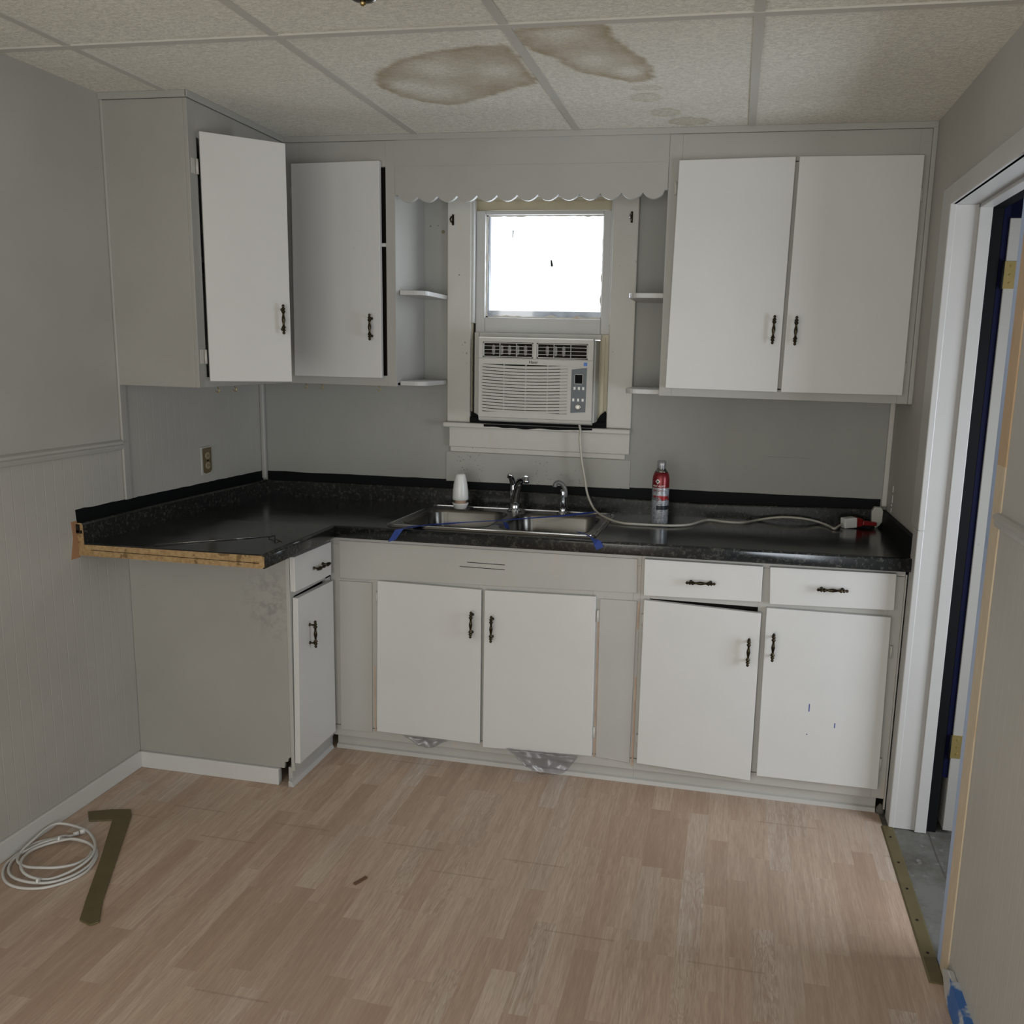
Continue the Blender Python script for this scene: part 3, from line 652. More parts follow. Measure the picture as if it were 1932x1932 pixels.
# ================================================================== SINK
def rrect(x0, x1, y0, y1, r, z, n=6):
    P = []
    for cx, cy, a0 in ((x1-r, y1-r, 0), (x0+r, y1-r, 90), (x0+r, y0+r, 180), (x1-r, y0+r, 270)):
        for i in range(n+1):
            a = math.radians(a0+90*i/n); P.append((cx+r*math.cos(a), cy+r*math.sin(a), z))
    return P
sk = thing('kitchen_sink', (1.25, -.34, .90), 'stainless steel double bowl sink set into the black worktop', 'sink')
SZ = lambda x, y: zd(x, y)+.006
mb = MB(); edges = []
def loop(P):
    vs = [mb.v((x, y, SZ(x, y))) for x, y, _ in P]; return vs, [mb.bm.edges.new((vs[i], vs[(i+1) % len(vs)])) for i in range(len(vs))]
B1 = (.893, 1.232, -.580, -.195); B2 = (1.272, 1.615, -.580, -.195)
o_, e0 = loop(rrect(.852, 1.655, -.618, -.085, .035, 0)); l1, e1 = loop(rrect(*B1, .07, 0)); l2, e2 = loop(rrect(*B2, .07, 0))
bmesh.ops.triangle_fill(mb.bm, edges=e0+e1+e2, use_beauty=True)
low = [mb.v(v.co+Vector(((v.co.x-1.25)*.006, (v.co.y+.35)*.01, -.0055))) for v in o_]
for i in range(len(o_)): mb.face([o_[i], o_[(i+1) % len(o_)], low[(i+1) % len(o_)], low[i]], True)
# raised bead around the edge
obj('rim', mb, m_steel, sk)
mb = MB(); P = rrect(.862, 1.645, -.608, -.095, .03, 0); P.append(P[0])
mb.tube([(x, y, SZ(x, y)+.0005) for x, y, _ in P], .0035, 8); obj('rolled_edge', mb, m_chrome, sk)
for B in (B1, B2):
    mb = MB(); rings = []
    for ins, dz, r in ((-.003, .0012, .073), (0, -.002, .07), (.004, -.012, .066), (.012, -.10, .06), (.022, -.145, .05), (.05, -.165, .04), (.13, -.170, .03)):
        P = rrect(B[0]+ins, B[1]-ins, B[2]+ins, B[3]-ins, max(r, .02), 0)
        rings.append([mb.v((x, y, SZ(1.25, -.4)+dz+(SZ(x, y)-SZ(1.25, -.4) if dz > -.02 else 0))) for x, y, _ in P])
    mb.loft(rings, caps=False); mb.face(rings[-1])
    bw = obj('bowl', mb, m_bowl, sk)
    cx, cy = (B[0]+B[1])/2, (B[2]+B[3])/2; zb = SZ(1.25, -.4)-.170
    obj('drain', MB().lathe([(.045, .0), (.045, .002), (.036, .003), (.030, -.001), (.004, -.002)], (cx, cy, zb+.001), n=24), m_chrome, bw)
# faucet
fz = SZ(1.234, -.14)
fc = thing('kitchen_faucet', (1.234, -.140, fz), 'chrome single-lever faucet behind the sink divider', 'faucet')
obj('base', MB().lathe([(.030, 0), (.029, .006), (.022, .010), (.020, .016), (.0205, .020), (.019, .024), (.019, .030)], (1.234, -.14, fz)), m_chrome, fc)
obj('body', MB().tube([(1.234, -.14, fz+.028), (1.232, -.14, fz+.05), (1.229, -.14, fz+.075), (1.228, -.138, fz+.092)], .018, 16, radii=[.017, .0185, .018, .013]), m_chrome, fc)
obj('lever', MB().tube(smooth_path([(1.228, -.138, fz+.085), (1.226, -.136, fz+.11), (1.222, -.145, fz+.135), (1.219, -.165, fz+.150), (1.219, -.175, fz+.150)], 4), .01, 12, radii=[.015]*4+[.0135]*4+[.0125]*4+[.012]*4+[.005]), m_chrome, fc)
sp = smooth_path([(1.236, -.145, fz+.045), (1.246, -.162, fz+.080), (1.264, -.195, fz+.125), (1.288, -.24, fz+.152), (1.312, -.275, fz+.158)], 5)
obj('spout', MB().tube(sp, .012, 14, radii=[.0175-.0045*i/(len(sp)-1) for i in range(len(sp))]), m_chrome, fc)
obj('aerator', MB().lathe([(.0125, 0), (.0125, .02), (.0105, .024), (.009, .0242)], (1.315, -.279, fz+.166), (0.1, -.35, -1), 16), m_chrome, fc)
obj('temperature_dot', MB().cyl((1.229, -.158, fz+.062), (1.229, -.1605, fz+.062), .004, n=10), m_dark, fc)
sz = SZ(1.44, -.14)
sy = thing('side_sprayer', (1.440, -.140, sz), 'chrome side sprayer on the sink rim, right of the faucet', 'sprayer')
obj('base', MB().lathe([(.023, 0), (.022, .004), (.015, .008), (.014, .012), (.0145, .018), (.0125, .022)], (1.44, -.14, sz)), m_chrome, sy)
obj('wand', MB().lathe([(.0115, .022), (.0125, .03), (.0115, .05), (.0105, .075), (.012, .092), (.009, .10)], (1.44, -.14, sz)), m_chrome, sy)
obj('spray_head', MB().tube(smooth_path([(1.449, -.14, sz+.070), (1.449, -.142, sz+.098), (1.438, -.146, sz+.122), (1.422, -.150, sz+.131), (1.410, -.154, sz+.124), (1.408, -.155, sz+.112)], 4), .0095, 10), plain('grey_plastic', (.13, .13, .125), .35), sy)
# white bottle-shaped dispenser
bz = SZ(1.0, -.17)
bt = thing('ceramic_dispenser', (1.0, -.155, bz), 'white tapered ceramic bottle with tan neck on the left rear of the sink', 'dispenser')
obj('dish', MB().lathe([(.022, 0), (.026, .003), (.031, .016), (.034, .022), (.034, .026), (.030, .026), (.022, .020)], (1.0, -.155, bz), n=28), m_plastic_w, bt)
obj('neck', MB().lathe([(.0215, .018), (.0235, .024), (.0235, .036), (.022, .040)], (1.0, -.155, bz), n=24), plain('tan_cork', (.42, .28, .20), .7), bt)
obj('bottle', MB().lathe([(.030, .038), (.0335, .041), (.0335, .052), (.0325, .075), (.029, .105), (.024, .130), (.0205, .144), (.016, .149), (.004, .150)], (1.0, -.155, bz), n=32), m_plastic_w, bt)

# ================================================================== AIR CONDITIONER
ac = thing('window_air_conditioner', (1.31, -.02, 1.28), 'off-white window air conditioner sitting in the lower half of the window', 'air conditioner')
obj('case', MB().box(1.078, 1.553, -.098, .30, 1.292, 1.628), m_plastic, ac, .004)
AX0, AX1, AZ0, AZ1, AYF = 1.068, 1.547, 1.286, 1.6295, -.130
mb = MB()
for q in ((AX0, AX1, 1.612, AZ1), (AX0, AX1, 1.5225, 1.549), (AX0, 1.084, 1.3265, 1.5225), (1.444, AX1, 1.3265, 1.5225), (AX0, AX1, 1.303, 1.3265), (AX0, 1.0845, 1.549, 1.612), (1.2985, 1.3125, 1.549, 1.612), (1.5245, AX1, 1.549, 1.612)):
    mb.box(q[0], q[1], AYF, -.098, q[2], q[3])
obj('front_panel', mb, m_plastic, ac)
mb = MB().prism([(AX0, -.098, 1.303), (AX0, AYF-.001, 1.303), (AX0, AYF+.003, 1.290), (AX0, -.105, 1.284), (AX0, -.098, 1.284)], (AX1-AX0, 0, 0)); obj('lower_lip', mb, m_plastic, ac, .002)
obj('top_strip', MB().box(AX0, AX1, AYF-.0015, -.098, 1.6265, 1.6315), m_plastic_w, ac, .001)
for q in (1.546, 1.303): obj('panel_line', MB().box(AX0, AX1, AYF-.0004, AYF, q-.0005, q+.0005), m_dark, ac)
obj('recess', MB().box(1.08, 1.446, -.106, -.099, 1.322, 1.526).box(1.08, 1.53, -.106, -.099, 1.546, 1.615), m_dark, ac)
mb = MB(); nS = 15
for k in range(nS):
    zc = 1.3345+(1.516-1.3345)*k/(nS-1); rings = []
    for i in range(13):
        x = 1.083+(1.445-1.083)*i/12; u = (x-1.255)/.18; zz = zc+.006*(u*u)-.0035
        rings.append([mb.v((x, y, zz+dz)) for y, dz in ((-.104, -.001), (-.1315, -.0062), (-.1325, .0038), (-.106, .0052))])
    mb.loft(rings, sm=False)
for x in (1.1755, 1.268, 1.36): mb.box(x-.0015, x+.0015, -.128, -.106, 1.327, 1.523)
obj('intake_grille', mb, m_plastic, ac)
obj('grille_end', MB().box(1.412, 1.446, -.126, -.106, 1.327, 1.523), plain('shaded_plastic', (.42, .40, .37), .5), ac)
for a, b in ((1.0855, 1.2975), (1.3135, 1.5235)):
    mb = MB(); z0, z1 = 1.5515, 1.610
    mb.box(a, b, -.127, -.118, z0, z0+.003).box(a, b, -.127, -.118, z1-.003, z1).box(a, a+.004, -.127, -.118, z0, z1).box(b-.004, b, -.127, -.118, z0, z1)
    for k in range(1, 4): mb.box(a, b, -.126, -.119, z0+(z1-z0)*k/4-.001, z0+(z1-z0)*k/4+.001)
    for k in (1, 2): mb.box(a+(b-a)*k/3-.001, a+(b-a)*k/3+.001, -.126, -.119, z0, z1)
    lv = obj('air_outlet', mb, m_plastic, ac)
    mb = MB()
    for k in range(5 if a < 1.2 else 3): x = a+.040+k*.034; mb.lathe([(.001, 0), (.007, .006), (.008, .022), (.007, .038), (.001, .044)], (x, -.110, z0+.007), n=10)
    obj('louver', mb.xf(lambda c: Vector((c.x, -.110+(c.y+.110)*.35, c.z))), plain('grey_louver', (.25, .24, .23), .5), lv)
cp = obj('control_panel', MB().prism([(1.460, AYF, 1.334), (1.5215, AYF, 1.338), (1.5235, AYF, 1.517), (1.461, AYF, 1.509)], (0, -.0012, 0)), plain('slate_panel', (.055, .07, .085), .35), ac)
obj('display', MB().box(1.475, 1.506, AYF-.0022, AYF-.001, 1.453, 1.489), m_foam, cp)
mb = MB()
for (a, b, z0, z1) in ((1.473, 1.508, 1.489, 1.491), (1.473, 1.508, 1.451, 1.453), (1.473, 1.475, 1.451, 1.491), (1.506, 1.508, 1.451, 1.491)): mb.box(a, b, AYF-.0026, AYF-.001, z0, z1)
obj('display_frame', mb, m_plastic, cp)
for x, z in ((1.474, 1.434), (1.492, 1.434), (1.510, 1.434), (1.470, 1.387), (1.490, 1.387), (1.509, 1.387)):
    obj('button', MB().box(x-.004, x+.005, AYF-.003, AYF-.001, z-.006, z+.006), m_plastic_w, cp, .001)
obj('dial', MB().lathe([(.013, 0), (.012, .0015), (.008, .0018), (.007, .0005)], (1.490, AYF-.001, 1.358), (0, -1, 0), 20), m_steel, cp)
obj('sticker', MB().box(1.5095, 1.5235, AYF-.0006, AYF, 1.5245, 1.538), plain('blue_sticker', (.03, .14, .5), .4), ac)
def text(name, s, size, loc, rot, m, parent, depth=.0003, sx=1.):
    cu = bpy.data.curves.new(name, 'FONT'); cu.body = s; cu.size = size; cu.extrude = depth; cu.align_x = 'CENTER'; cu.align_y = 'CENTER'
    o = bpy.data.objects.new(name, cu); C.objects.link(o); bpy.context.view_layer.update()
    me = bpy.data.meshes.new_from_object(o.evaluated_get(bpy.context.evaluated_depsgraph_get())); bpy.data.objects.remove(o)
    mt = Matrix.Translation(Vector(loc)-ORG[parent]) @ rot.to_4x4() @ Matrix.Diagonal((sx, 1, 1, 1)); me.transform(mt); me.materials.clear(); me.materials.append(m)
    o = bpy.data.objects.new(name, me); C.objects.link(o); o.parent = parent; ORG[o] = ORG[parent]; return o
RX = Matrix.Rotation(math.radians(90), 3, 'X')
text('lettering', 'Haier', .0165, (1.3005, AYF-.0006, 1.5335), RX, m_dark, ac, sx=1.05)
# side panels of the unit and black foam below it
obj('accordion_panel', MB().box(1.010, 1.078, .0, .018, 1.292, 1.652).box(1.024, 1.030, -.006, 0, 1.292, 1.652).box(1.045, 1.051, -.006, 0, 1.292, 1.652), m_plastic, ac)
obj('accordion_panel', MB().box(1.553, 1.590, .0, .018, 1.292, 1.652).box(1.560, 1.575, -.005, 0, 1.30, 1.64), m_yellowish, ac)
obj('top_filler', MB().box(1.035, 1.560, -.012, .014, 1.632, 1.651), m_plastic, ac, .001)
mb = MB(); P = []
for i in range(31):
    x = .999+.594*i/30; P.append((x, -.047, 1.2686-.0 ))
Q = [(1.593, -.047, 1.285), (.999, -.047, 1.288)]
obj('foam_seal', MB().box(1.0, 1.592, -.03, .03, 1.2685, 1.292).prism([(1.553, -.012, 1.2685), (1.5925, -.012, 1.2685), (1.5925, -.012, 1.325), (1.585, -.012, 1.338), (1.565, -.012, 1.32), (1.553, -.012, 1.30)], (0, .01, 0)).prism([(1.0, -.012, 1.2685), (1.078, -.012, 1.2685), (1.07, -.012, 1.292), (1.03, -.012, 1.30), (1.0, -.012, 1.315)], (0, .01, 0)), m_foam, ac)
P = [(1.07, -.0558)]
mb = MB(); pts = []
for i in range(41):
    x = 1.07+.47*i/40; pts.append((x, 1.2500-.002*math.sin((x-1.07)*9)+.006*mn.noise(Vector((x*14, 4, 0)))))
# scuffed black smear on the sill front
mb.prism([(x, -.0552, max(1.2485, min(z+.006, 1.265))) for x, z in pts]+[(1.54, -.0552, 1.2665), (1.07, -.0552, 1.2665)], (0, -.0012, 0))
struct('black_smear', mb, m_foam, w1)
# power cord hanging to the worktop
cord = [(1.492,-.10,1.288),(1.494,-.075,1.255),(1.492,-.07,1.219),(1.503,-.07,1.13),(1.517,-.07,1.063),(1.53,-.07,.996),(1.552,-.07,.945),(1.587,-.126,.924),(1.656,-.250,.923),(1.713,-.301,.922),(1.767,-.309,.923),(1.859,-.306,.924),(1.911,-.300,.925),(1.969,-.256,.924),(2.017,-.150,.922),(2.047,-.113,.921),(2.111,-.145,.923),(2.174,-.138,.923),(2.227,-.067,.922),(2.28,-.05,.931),(2.332,-.05,.939),(2.384,-.05,.940),(2.436,-.05,.936),(2.478,-.05,.928),(2.513,-.118,.926),(2.520,-.160,.927),(2.530,-.165,.928),(2.545,-.135,.932),(2.563,-.105,.936)]
cd = obj('power_cord', MB().tube(smooth_path(cord, 5), .0048, 8), m_cord, ac)
def slug(mb, p0, p1, w_, h_, taper=1.):
    p0, p1 = Vector(p0), Vector(p1); d = (p1-p0).normalized(); s_ = d.cross(Vector((0, 0, 1))).normalized(); u = s_.cross(d)
    r0 = [mb.v(p0+s_*a*w_/2+u*b*h_/2) for a, b in ((-1, -1), (1, -1), (1, 1), (-1, 1))]; r1 = [mb.v(p1+s_*a*w_/2*taper+u*b*h_/2*taper) for a, b in ((-1, -1), (1, -1), (1, 1), (-1, 1))]
    mb.loft([r0, r1], sm=False); return mb
obj('plug', slug(MB(), (2.563, -.105, .940), (2.612, -.085, .944), .038, .040), m_plastic_w, cd, .004, label='white plug block with a printed label')
obj('plug', slug(slug(MB(), (2.612, -.085, .944), (2.640, -.080, .944), .036, .040, .7), (2.640, -.080, .942), (2.695, -.072, .938), .024, .018, .8), m_red, cd, .003, label='red plug body')
# white adaptor hanging in the corner
ad = thing('cord_adaptor', (2.700, -.045, .93), 'white elongated plastic adaptor hanging in the right corner of the worktop', 'adaptor')
P = [(2.690, .926), (2.706, .926), (2.719, .945), (2.721, .985), (2.712, 1.004), (2.686, 1.004), (2.676, .985), (2.678, .945)]
obj('shell', MB().prism([(x, -.062, z) for x, z in P], (0, .030, 0)), plain('grey_white_plastic', (.42, .42, .38), .35), ad, .004, 2)
obj('prong', MB().cyl((2.699, -.050, .9215), (2.698, -.050, .930), .006, .007, 8), m_cord, ad)

# ================================================================== SMALL THINGS
# spray can
cx, cy = 1.851, -.245; cz = zd(cx, cy)+.001
can = thing('spray_can', (cx, cy, cz), 'red and silver fire extinguishing spray can on the worktop right of the sink', 'spray can')
t = NT('can_print')
hz = t.math('SUBTRACT', t.z, cz)
v = t.noise(120, t.vec(t.math('MULTIPLY', t.x, 1.), t.y, t.math('MULTIPLY', t.z, 2.2)), 3., .7)
silver = t.mix(t.ramp(v, [(.48, 0.), (.56, .75)]), (.42, .44, .47), (.14, .145, .17))
band_ = t.math('MULTIPLY', t.math('GREATER_THAN', hz, .062), t.math('LESS_THAN', hz, .078)); band_ = t.math('MULTIPLY', band_, t.math('GREATER_THAN', t.x, cx-.012))
silver = t.mix(band_, silver, (.03, .035, .04))
b2 = t.math('MULTIPLY', t.math('GREATER_THAN', hz, .098), t.math('LESS_THAN', hz, .117)); rd = t.math('MULTIPLY', b2, t.ramp(t.noise(60), [(.5, 0.), (.53, 1.)]))
silver = t.mix(t.math('MULTIPLY', b2, .6), silver, (.10, .10, .12)); silver = t.mix(rd, silver, (.30, .02, .02))
m_can = t.fin(t.mix(t.math('GREATER_THAN', hz, .148), silver, (.17, .010, .014)), .3, .35)
obj('can_body', MB().lathe([(.026, 0), (.0325, .002), (.0335, .006), (.0335, .165), (.0335, .180), (.031, .195), (.026, .208)], (cx, cy, cz), n=36), m_can, can)
obj('shoulder', MB().lathe([(.026, .208), (.024, .212), (.018, .219), (.017, .222)], (cx, cy, cz), n=32), m_steel, can)
obj('nozzle', MB().lathe([(.006, .22), (.006, .232), (.010, .233), (.010, .240), (.007, .243)], (cx, cy, cz), n=16), m_plastic_w, can)
cap = MB(); cap.loft([cap.ring((cx, cy, cz+h), (0, 0, 1), r, 28, (1, 0, 0)) for r, h in ((.0185, .218), (.0180, .232), (.0175, .250), (.0165, .2525))], caps=False); cap.face(cap.ring((cx, cy, cz+.2525), (0, 0, 1), .0165, 28, (1, 0, 0)))
obj('clear_cap', cap, mc, can)
def wrap(o, r, ccx, ccy):           # bend flat lettering round the can
    for v_ in o.data.vertices:
        wx = v_.co.x+ORG[o].x-ccx; out = -(v_.co.y+ORG[o].y-ccy)
        a = wx/r; v_.co.x = ccx+math.sin(a)*out-ORG[o].x; v_.co.y = ccy-math.cos(a)*out-ORG[o].y
l_ = text('lettering', 'FIRST ALERT', .0095, (cx-.006, cy-.0340, cz+.155), RX, m_plastic_w, can, .0002); wrap(l_, .0338, cx, cy)
l_ = text('lettering', 'FIRE SPRAY', .0105, (cx-.004, cy-.0340, cz+.137), RX, m_red, can, .0002); wrap(l_, .0338, cx, cy)
mb = MB().prism([(cx-.010, cy-.0338, cz+.1635), (cx, cy-.0338, cz+.1735), (cx-.010, cy-.0338, cz+.1835), (cx-.020, cy-.0338, cz+.1735)], (0, -.0008, 0))
l_ = obj('emblem', mb, m_plastic_w, can); wrap(l_, .0338, cx, cy)
mb = MB().lathe([(.0045, 0), (.0045, .0006), (.0025, .0006), (.0025, .0)], (cx-.010, cy-.0346, cz+.1735), (0, -1, 0), 16); l_ = obj('emblem', mb, m_dark, can); wrap(l_, .0338, cx, cy)
# outlet
ol = thing('electrical_outlet', (.001, -.446, 1.10), 'brown duplex outlet with smeared paint edges above the left worktop', 'outlet')
m_ob = plain('brown_plate', (.12, .095, .045), .35, var=.25)
obj('wall_plate', MB().box(.0005, .006, -.481, -.411, 1.043, 1.160), paint('plate_paint', (.42, .41, .38), .5), ol, .002)
obj('bare_plate', MB().prism([(.006, -.471, 1.056), (.006, -.455, 1.049), (.006, -.425, 1.052), (.006, -.414, 1.060), (.006, -.413, 1.155), (.006, -.472, 1.154)], (.0012, 0, 0)), m_ob, ol, label='unpainted brown centre of the outlet plate')
for z in (1.122, 1.082):
    rc = obj('receptacle', MB().lathe([(.0155, 0), (.0155, .002), (.014, .003)], (.0068, -.441, z), (1, 0, 0), 20), plain('tan_receptacle', (.28, .23, .14), .4), ol)
    obj('slot', MB().box(.0098, .0102, -.447, -.445, z-.004, z+.005).box(.0098, .0102, -.437, -.435, z-.004, z+.005), m_dark, rc)
obj('screw', MB().cyl((.007, -.441, 1.102), (.0092, -.441, 1.102), .004, n=10), m_dark, ol)
for x, a, b in ((.809, .09, .36), (1.6785, .09, .66), (1.8222, .07, .42), (1.8222, .60, .70)):
    pc = bpy.data.objects['sink_base_cabinet']
    obj('bare_edge', MB().box(x-.003, x+.003, YB-.0008, YB+.001, a, b), plain('bare_wood_edge', (.46, .33, .25), .7, var=.3), pc)
for y, a, b in ((-.118, 1.075, 1.10), (-.121, 1.035, 1.065), (-.113, 1.020, 1.028), (-.112, .995, 1.012)):
    struct('paint_chip', MB().box(XR-.0012, XR, y-.006, y+.004, a, b), m_plastic_w, wr)
struct('scratch', MB().box(2.265, 2.43, -.0006, 0, 1.1778, 1.1788), plain('scratch_grey', (.16, .155, .145), .6), wb)
for x, z, r in ((.868, 2.065, .008), (.845, 2.09, .003), (.812, 2.088, .004)):
    struct('stain_spot', MB().cyl((x, -.0005, z), (x, 0, z), r, n=9), plain('spot_brown', (.16, .145, .09), .6), wb)
# painter's tape across the sink
def strip(pts, wd, name, label, org, m=m_tape):
    mb = MB(); L = []
    for (p, sdir, w_) in pts:
        p = Vector(p); s_ = Vector(sdir).normalized(); i_ = len(L); q0 = Vector(pts[max(i_-1, 0)][0]); q1 = Vector(pts[min(i_+1, len(pts)-1)][0])
        n_ = (q1-q0).cross(s_).normalized()*.0007; n_ = n_ if n_.z-n_.y > 0 else -n_
        L.append([mb.v(p-s_*w_/2), mb.v(p+s_*w_/2), mb.v(p+s_*w_/2+n_), mb.v(p-s_*w_/2+n_)])
    mb.loft(L, sm=False); return single(name, mb, m, org, label, 'tape', 'blue painter tape on the sink')
z1 = zd(.95, -.67)
strip([((.905, -.6755, z1-.043), (1, 0, .35), .034), ((.920, -.6755, z1-.02), (1, 0, .3), .034), ((.935, -.675, z1+.003), (1, .1, .2), .034), ((.975, -.63, z1+.0075), (.7, -.7, 0), .030),
       ((1.02, -.60, z1+.010), (.5, -.6, .4), .013), ((1.08, -.555, z1+.011), (.2, -.2, 1), .006), ((1.16, -.50, z1+.012), (.1, -.1, 1), .003), ((1.248, -.44, z1+.012), (.1, -.1, 1), .003), ((1.30, -.395, z1+.012), (.1, -.1, 1), .003),
       ((1.45, -.25, z1+.007), (.1, -.1, 1), .006), ((1.53, -.16, z1+.007), (.3, -.3, 1), .010), ((1.575, -.115, z1+.007), (.5, -.5, .5), .012)], 0, 'painter_tape', 'long blue tape twisted across both sink bowls', (1.2, -.4, z1))
strip([((1.238, -.445, z1+.013), (.5, -.8, 0), .012), ((1.262, -.452, z1+.014), (.5, -.8, 0), .022), ((1.285, -.475, z1+.010), (.8, -.5, 0), .026), ((1.30, -.50, z1+.006-.012), (.8, -.5, 0), .026)], 0, 'painter_tape', 'short blue tape tab over the sink divider', (1.26, -.46, z1))
z2 = zd(1.65, -.67)
strip([((1.58, -.575, z2+.0085), (.6, -.8, 0), .020), ((1.615, -.605, z2+.0105), (.6, -.8, 0), .024), ((1.650, -.650, z2+.0055), (.7, -.7, 0), .028), ((1.665, -.673, z2+.0035), (.9, -.3, .3), .028), ((1.674, -.6755, z2-.008), (1, 0, .45), .028), ((1.682, -.6755, z2-.024), (1, 0, .5), .028)], 0, 'painter_tape', 'blue tape over the front right corner of the sink', (1.65, -.62, z2))
# wire on the worktop
zz = zd(.35, -1)+.002
single('metal_rod', MB().tube([(.262, -1.135, zz+.001), (.40, -1.02, zz+.001), (.545, -.905, zz+.001)], .0016, 6), m_steel, (.40, -1.02, zz), 'thin shiny metal rod lying on the left end of the worktop', 'rod')
single('bent_wire', MB().tube(smooth_path([(.555, -.93, zz+.002), (.575, -.925, zz+.010), (.585, -.94, zz+.003), (.60, -.965, zz+.008), (.615, -.96, zz+.001), (.63, -.975, zz+.001)], 4), .0016, 6), m_bronze, (.59, -.94, zz), 'little bent wire clip beside the rod on the worktop', 'wire')
# plastic film hanging from under the sink cabinet
def film(x0, x1, z0, z1, y, seed, label, b0, b1):
    mb = MB(); n, m2 = 22, 8; V = []
    for j in range(m2+1):
        row = []
        for i in range(n+1):
            u, q = i/n, j/m2; xx = x0+(x1-x0)*u; xa = b0+(b1-b0)*u; X = xx*(1-q)+xa*q
            zb = z0+.02*abs(2*u-1)**3; Z = z1*(1-q)+zb*q
            row.append(mb.v((X, y+.010*mn.noise(Vector((X*40, Z*60, seed)))-.008*q, Z)))
        V.append(row)
    for j in range(m2):
        for i in range(n): mb.face([V[j][i], V[j+1][i], V[j+1][i+1], V[j][i+1]], True)
    o = single('plastic_film', mb, mc, ((x0+x1)/2, y, z0), label, 'plastic', 'clear plastic hanging below the sink cabinet doors')
    o.modifiers.new('thick', 'SOLIDIFY').thickness = .0006
film(1.345, 1.625, .018, .100, -.656, 2, 'crumpled clear plastic hanging below the right sink cabinet door', 1.43, 1.58)
film(.93, 1.12, .066, .102, -.652, 9, 'sliver of clear plastic below the left sink cabinet door', .98, 1.08)
# floor: coil of cable
cpts = [(0.114,-1.403),(0.103,-1.416),(0.085,-1.418),(0.061,-1.442),(0.031,-1.47),(0.024,-1.508),(0.024,-1.552),(0.035,-1.596),(0.064,-1.635),(0.104,-1.665),(0.149,-1.678),(0.197,-1.675),(0.241,-1.656),(0.276,-1.615),(0.29,-1.567),(0.276,-1.514),(0.248,-1.472),(0.214,-1.446),(0.171,-1.436),(0.124,-1.437),(0.085,-1.452),(0.058,-1.479),(0.041,-1.523),(0.038,-1.567),(0.059,-1.608),(0.096,-1.64),(0.141,-1.656),(0.196,-1.658),(0.24,-1.641),(0.271,-1.598),(0.279,-1.546),(0.265,-1.502),(0.235,-1.466),(0.195,-1.445),(0.144,-1.443),(0.103,-1.458),(0.071,-1.486),(0.058,-1.524),(0.071,-1.568),(0.101,-1.607),(0.139,-1.634),(0.181,-1.642),(0.221,-1.632),(0.248,-1.599),(0.265,-1.559),(0.266,-1.516),(0.241,-1.469),(0.202,-1.428),(0.148,-1.39),(0.104,-1.376),(0.057,-1.374),(0.030,-1.389),(0.024,-1.426),(0.029,-1.476),(0.033,-1.525),(0.047,-1.56),(0.073,-1.587),(0.12,-1.608),(0.173,-1.606),(0.214,-1.591),(0.244,-1.559),(0.252,-1.515),(0.242,-1.484)]
def coil_z(i): return .0045+.0075*(0 if i < 18 else 1 if i < 34 else 2 if i < 48 else 2.6)*(.7+.3*math.sin(i))
cb_ = thing('cable_coil', (.15, -1.53, 0), 'loose coil of pale grey cable on the floor by the left baseboard', 'cable')
obj('cable', MB().tube(smooth_path([(x, y, coil_z(i)) for i, (x, y) in enumerate(cpts)], 4), .0042, 8), m_cable, cb_)
obj('connector', MB().cyl((.110, -1.407, .006), (.121, -1.396, .008), .0065, n=12).cyl((.123, -1.394, .008), (.133, -1.384, .009), .0085, n=12), m_plastic_w, cb_)
for p in ((.099, -1.452, .017), (.205, -1.655, .018)):
    obj('tie', MB().cyl(Vector(p)-Vector((.003, .001, 0)), Vector(p)+Vector((.003, .001, 0)), .009, n=10), m_plastic_w, cb_)
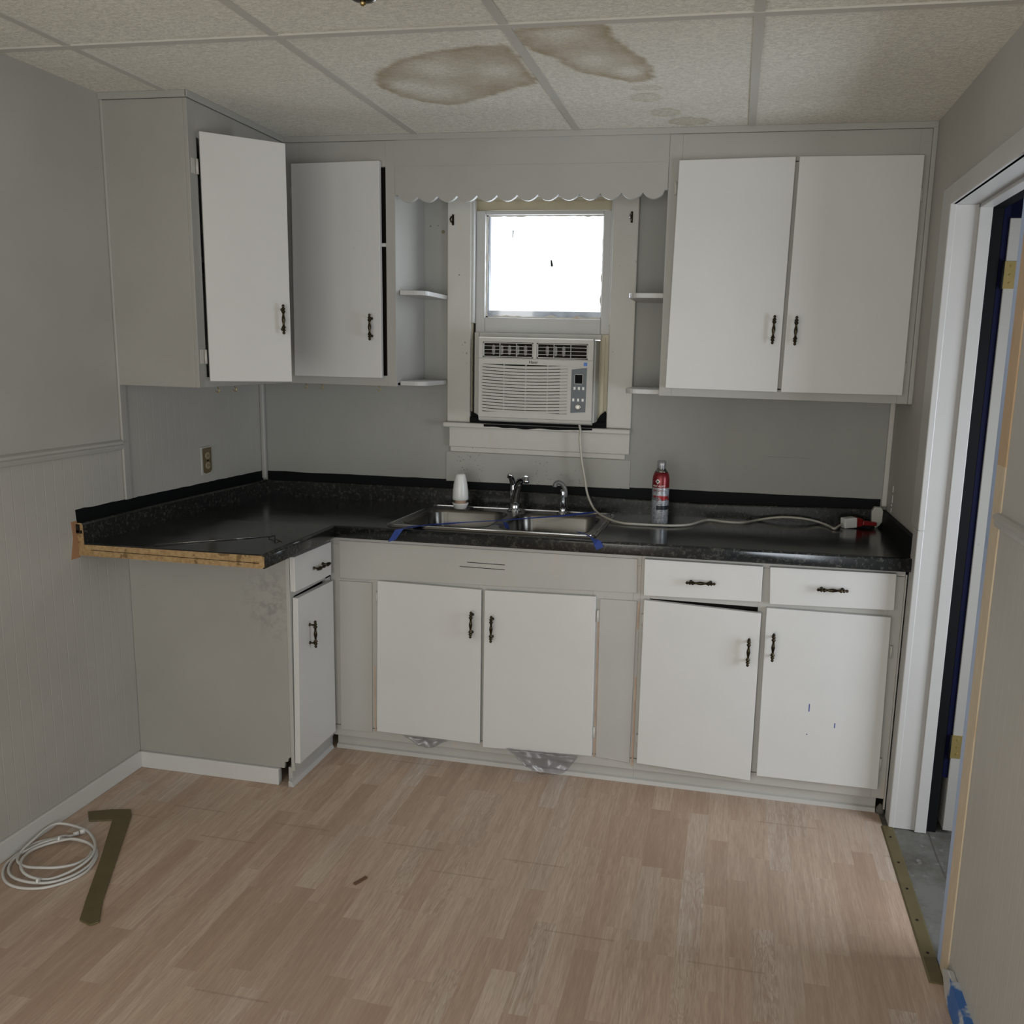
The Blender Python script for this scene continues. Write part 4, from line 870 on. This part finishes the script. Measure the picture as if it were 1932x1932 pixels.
# olive L-shaped strip
m_ol2 = m_olive
mb = MB(); Lp = [(0.05, -1.272), (0.119, -1.241), (0.179, -1.226), (0.207, -1.258), (0.336, -1.494), (0.433, -1.671), (0.49, -1.757), (0.475, -1.774), (0.432, -1.762), (0.385, -1.682), (0.28, -1.493), (0.165, -1.299), (0.096, -1.323)]
single('bent_metal_strip', mb.prism([(x, y, 0.0005) for x, y in Lp], (0, 0, .005)), m_ol2, (.25, -1.5, 0), 'olive-brown bent metal strip lying on the floor right of the cable coil', 'metal strip', bevel=.002)
single('wood_chip', MB().prism([(1.086, -1.432, 0), (1.096, -1.436, 0), (1.116, -1.396, 0), (1.107, -1.392, 0)], (0, 0, .005)), plain('brown_chip', (.14, .075, .045), .8), (1.10, -1.41, 0), 'small brown wood chip on the middle of the floor', 'chip')
# threshold strip
ts = thing('threshold_strip', (2.715, -1.09, 0), 'dull brass threshold strip on the floor in the doorway', 'threshold')
obj('strip', MB().prism([(2.694, -1.474, 0), (2.699, -1.474, .004), (2.731, -1.474, .004), (2.736, -1.474, 0)], (0, .766, 0)), m_olive, ts)
for y in (-.78, -.93, -1.07, -1.22, -1.36): obj('screw', MB().cyl((2.714, y, .003), (2.714, y, .0052), .004, n=10), m_dark, ts)
# blue tape stuck on the right baseboard
single('masking_tape', MB().box(2.7195, 2.7222, -1.75, -1.548, .004, .076).box(2.7205, 2.738, -1.75, -1.562, .0755, .0785), m_mott, (2.72, -1.62, 0), 'torn blue and white tape stuck along the right baseboard', 'tape')
# ceiling lamp just above the frame
cl = thing('ceiling_light', (1.393, -1.968, ZC), 'ceiling light whose brass cap and finial show at the top edge', 'ceiling light')
L0 = (1.393, -1.968, 2.2)
obj('finial', MB().lathe([(.001, 0), (.0042, .0012), (.0058, .005), (.0050, .009), (.0038, .0105), (.0038, .014)], L0, n=18), m_bronze_hi, cl)
obj('cap', MB().lathe([(.006, .0085), (.014, .0092), (.022, .012), (.028, .017), (.031, .025), (.031, .040)], L0, n=28), m_bronze, cl)
obj('shade', MB().lathe([(.030, .040), (.08, .045), (.115, .062), (.135, .09), (.142, .13)], L0, n=36, caps=False), plain('frosted_glass', (.75, .73, .68), .4), cl)
obj('canopy', MB().lathe([(.145, .128), (.150, .135), (.150, .155), (.12, .1785)], L0, n=36), m_bronze, cl)
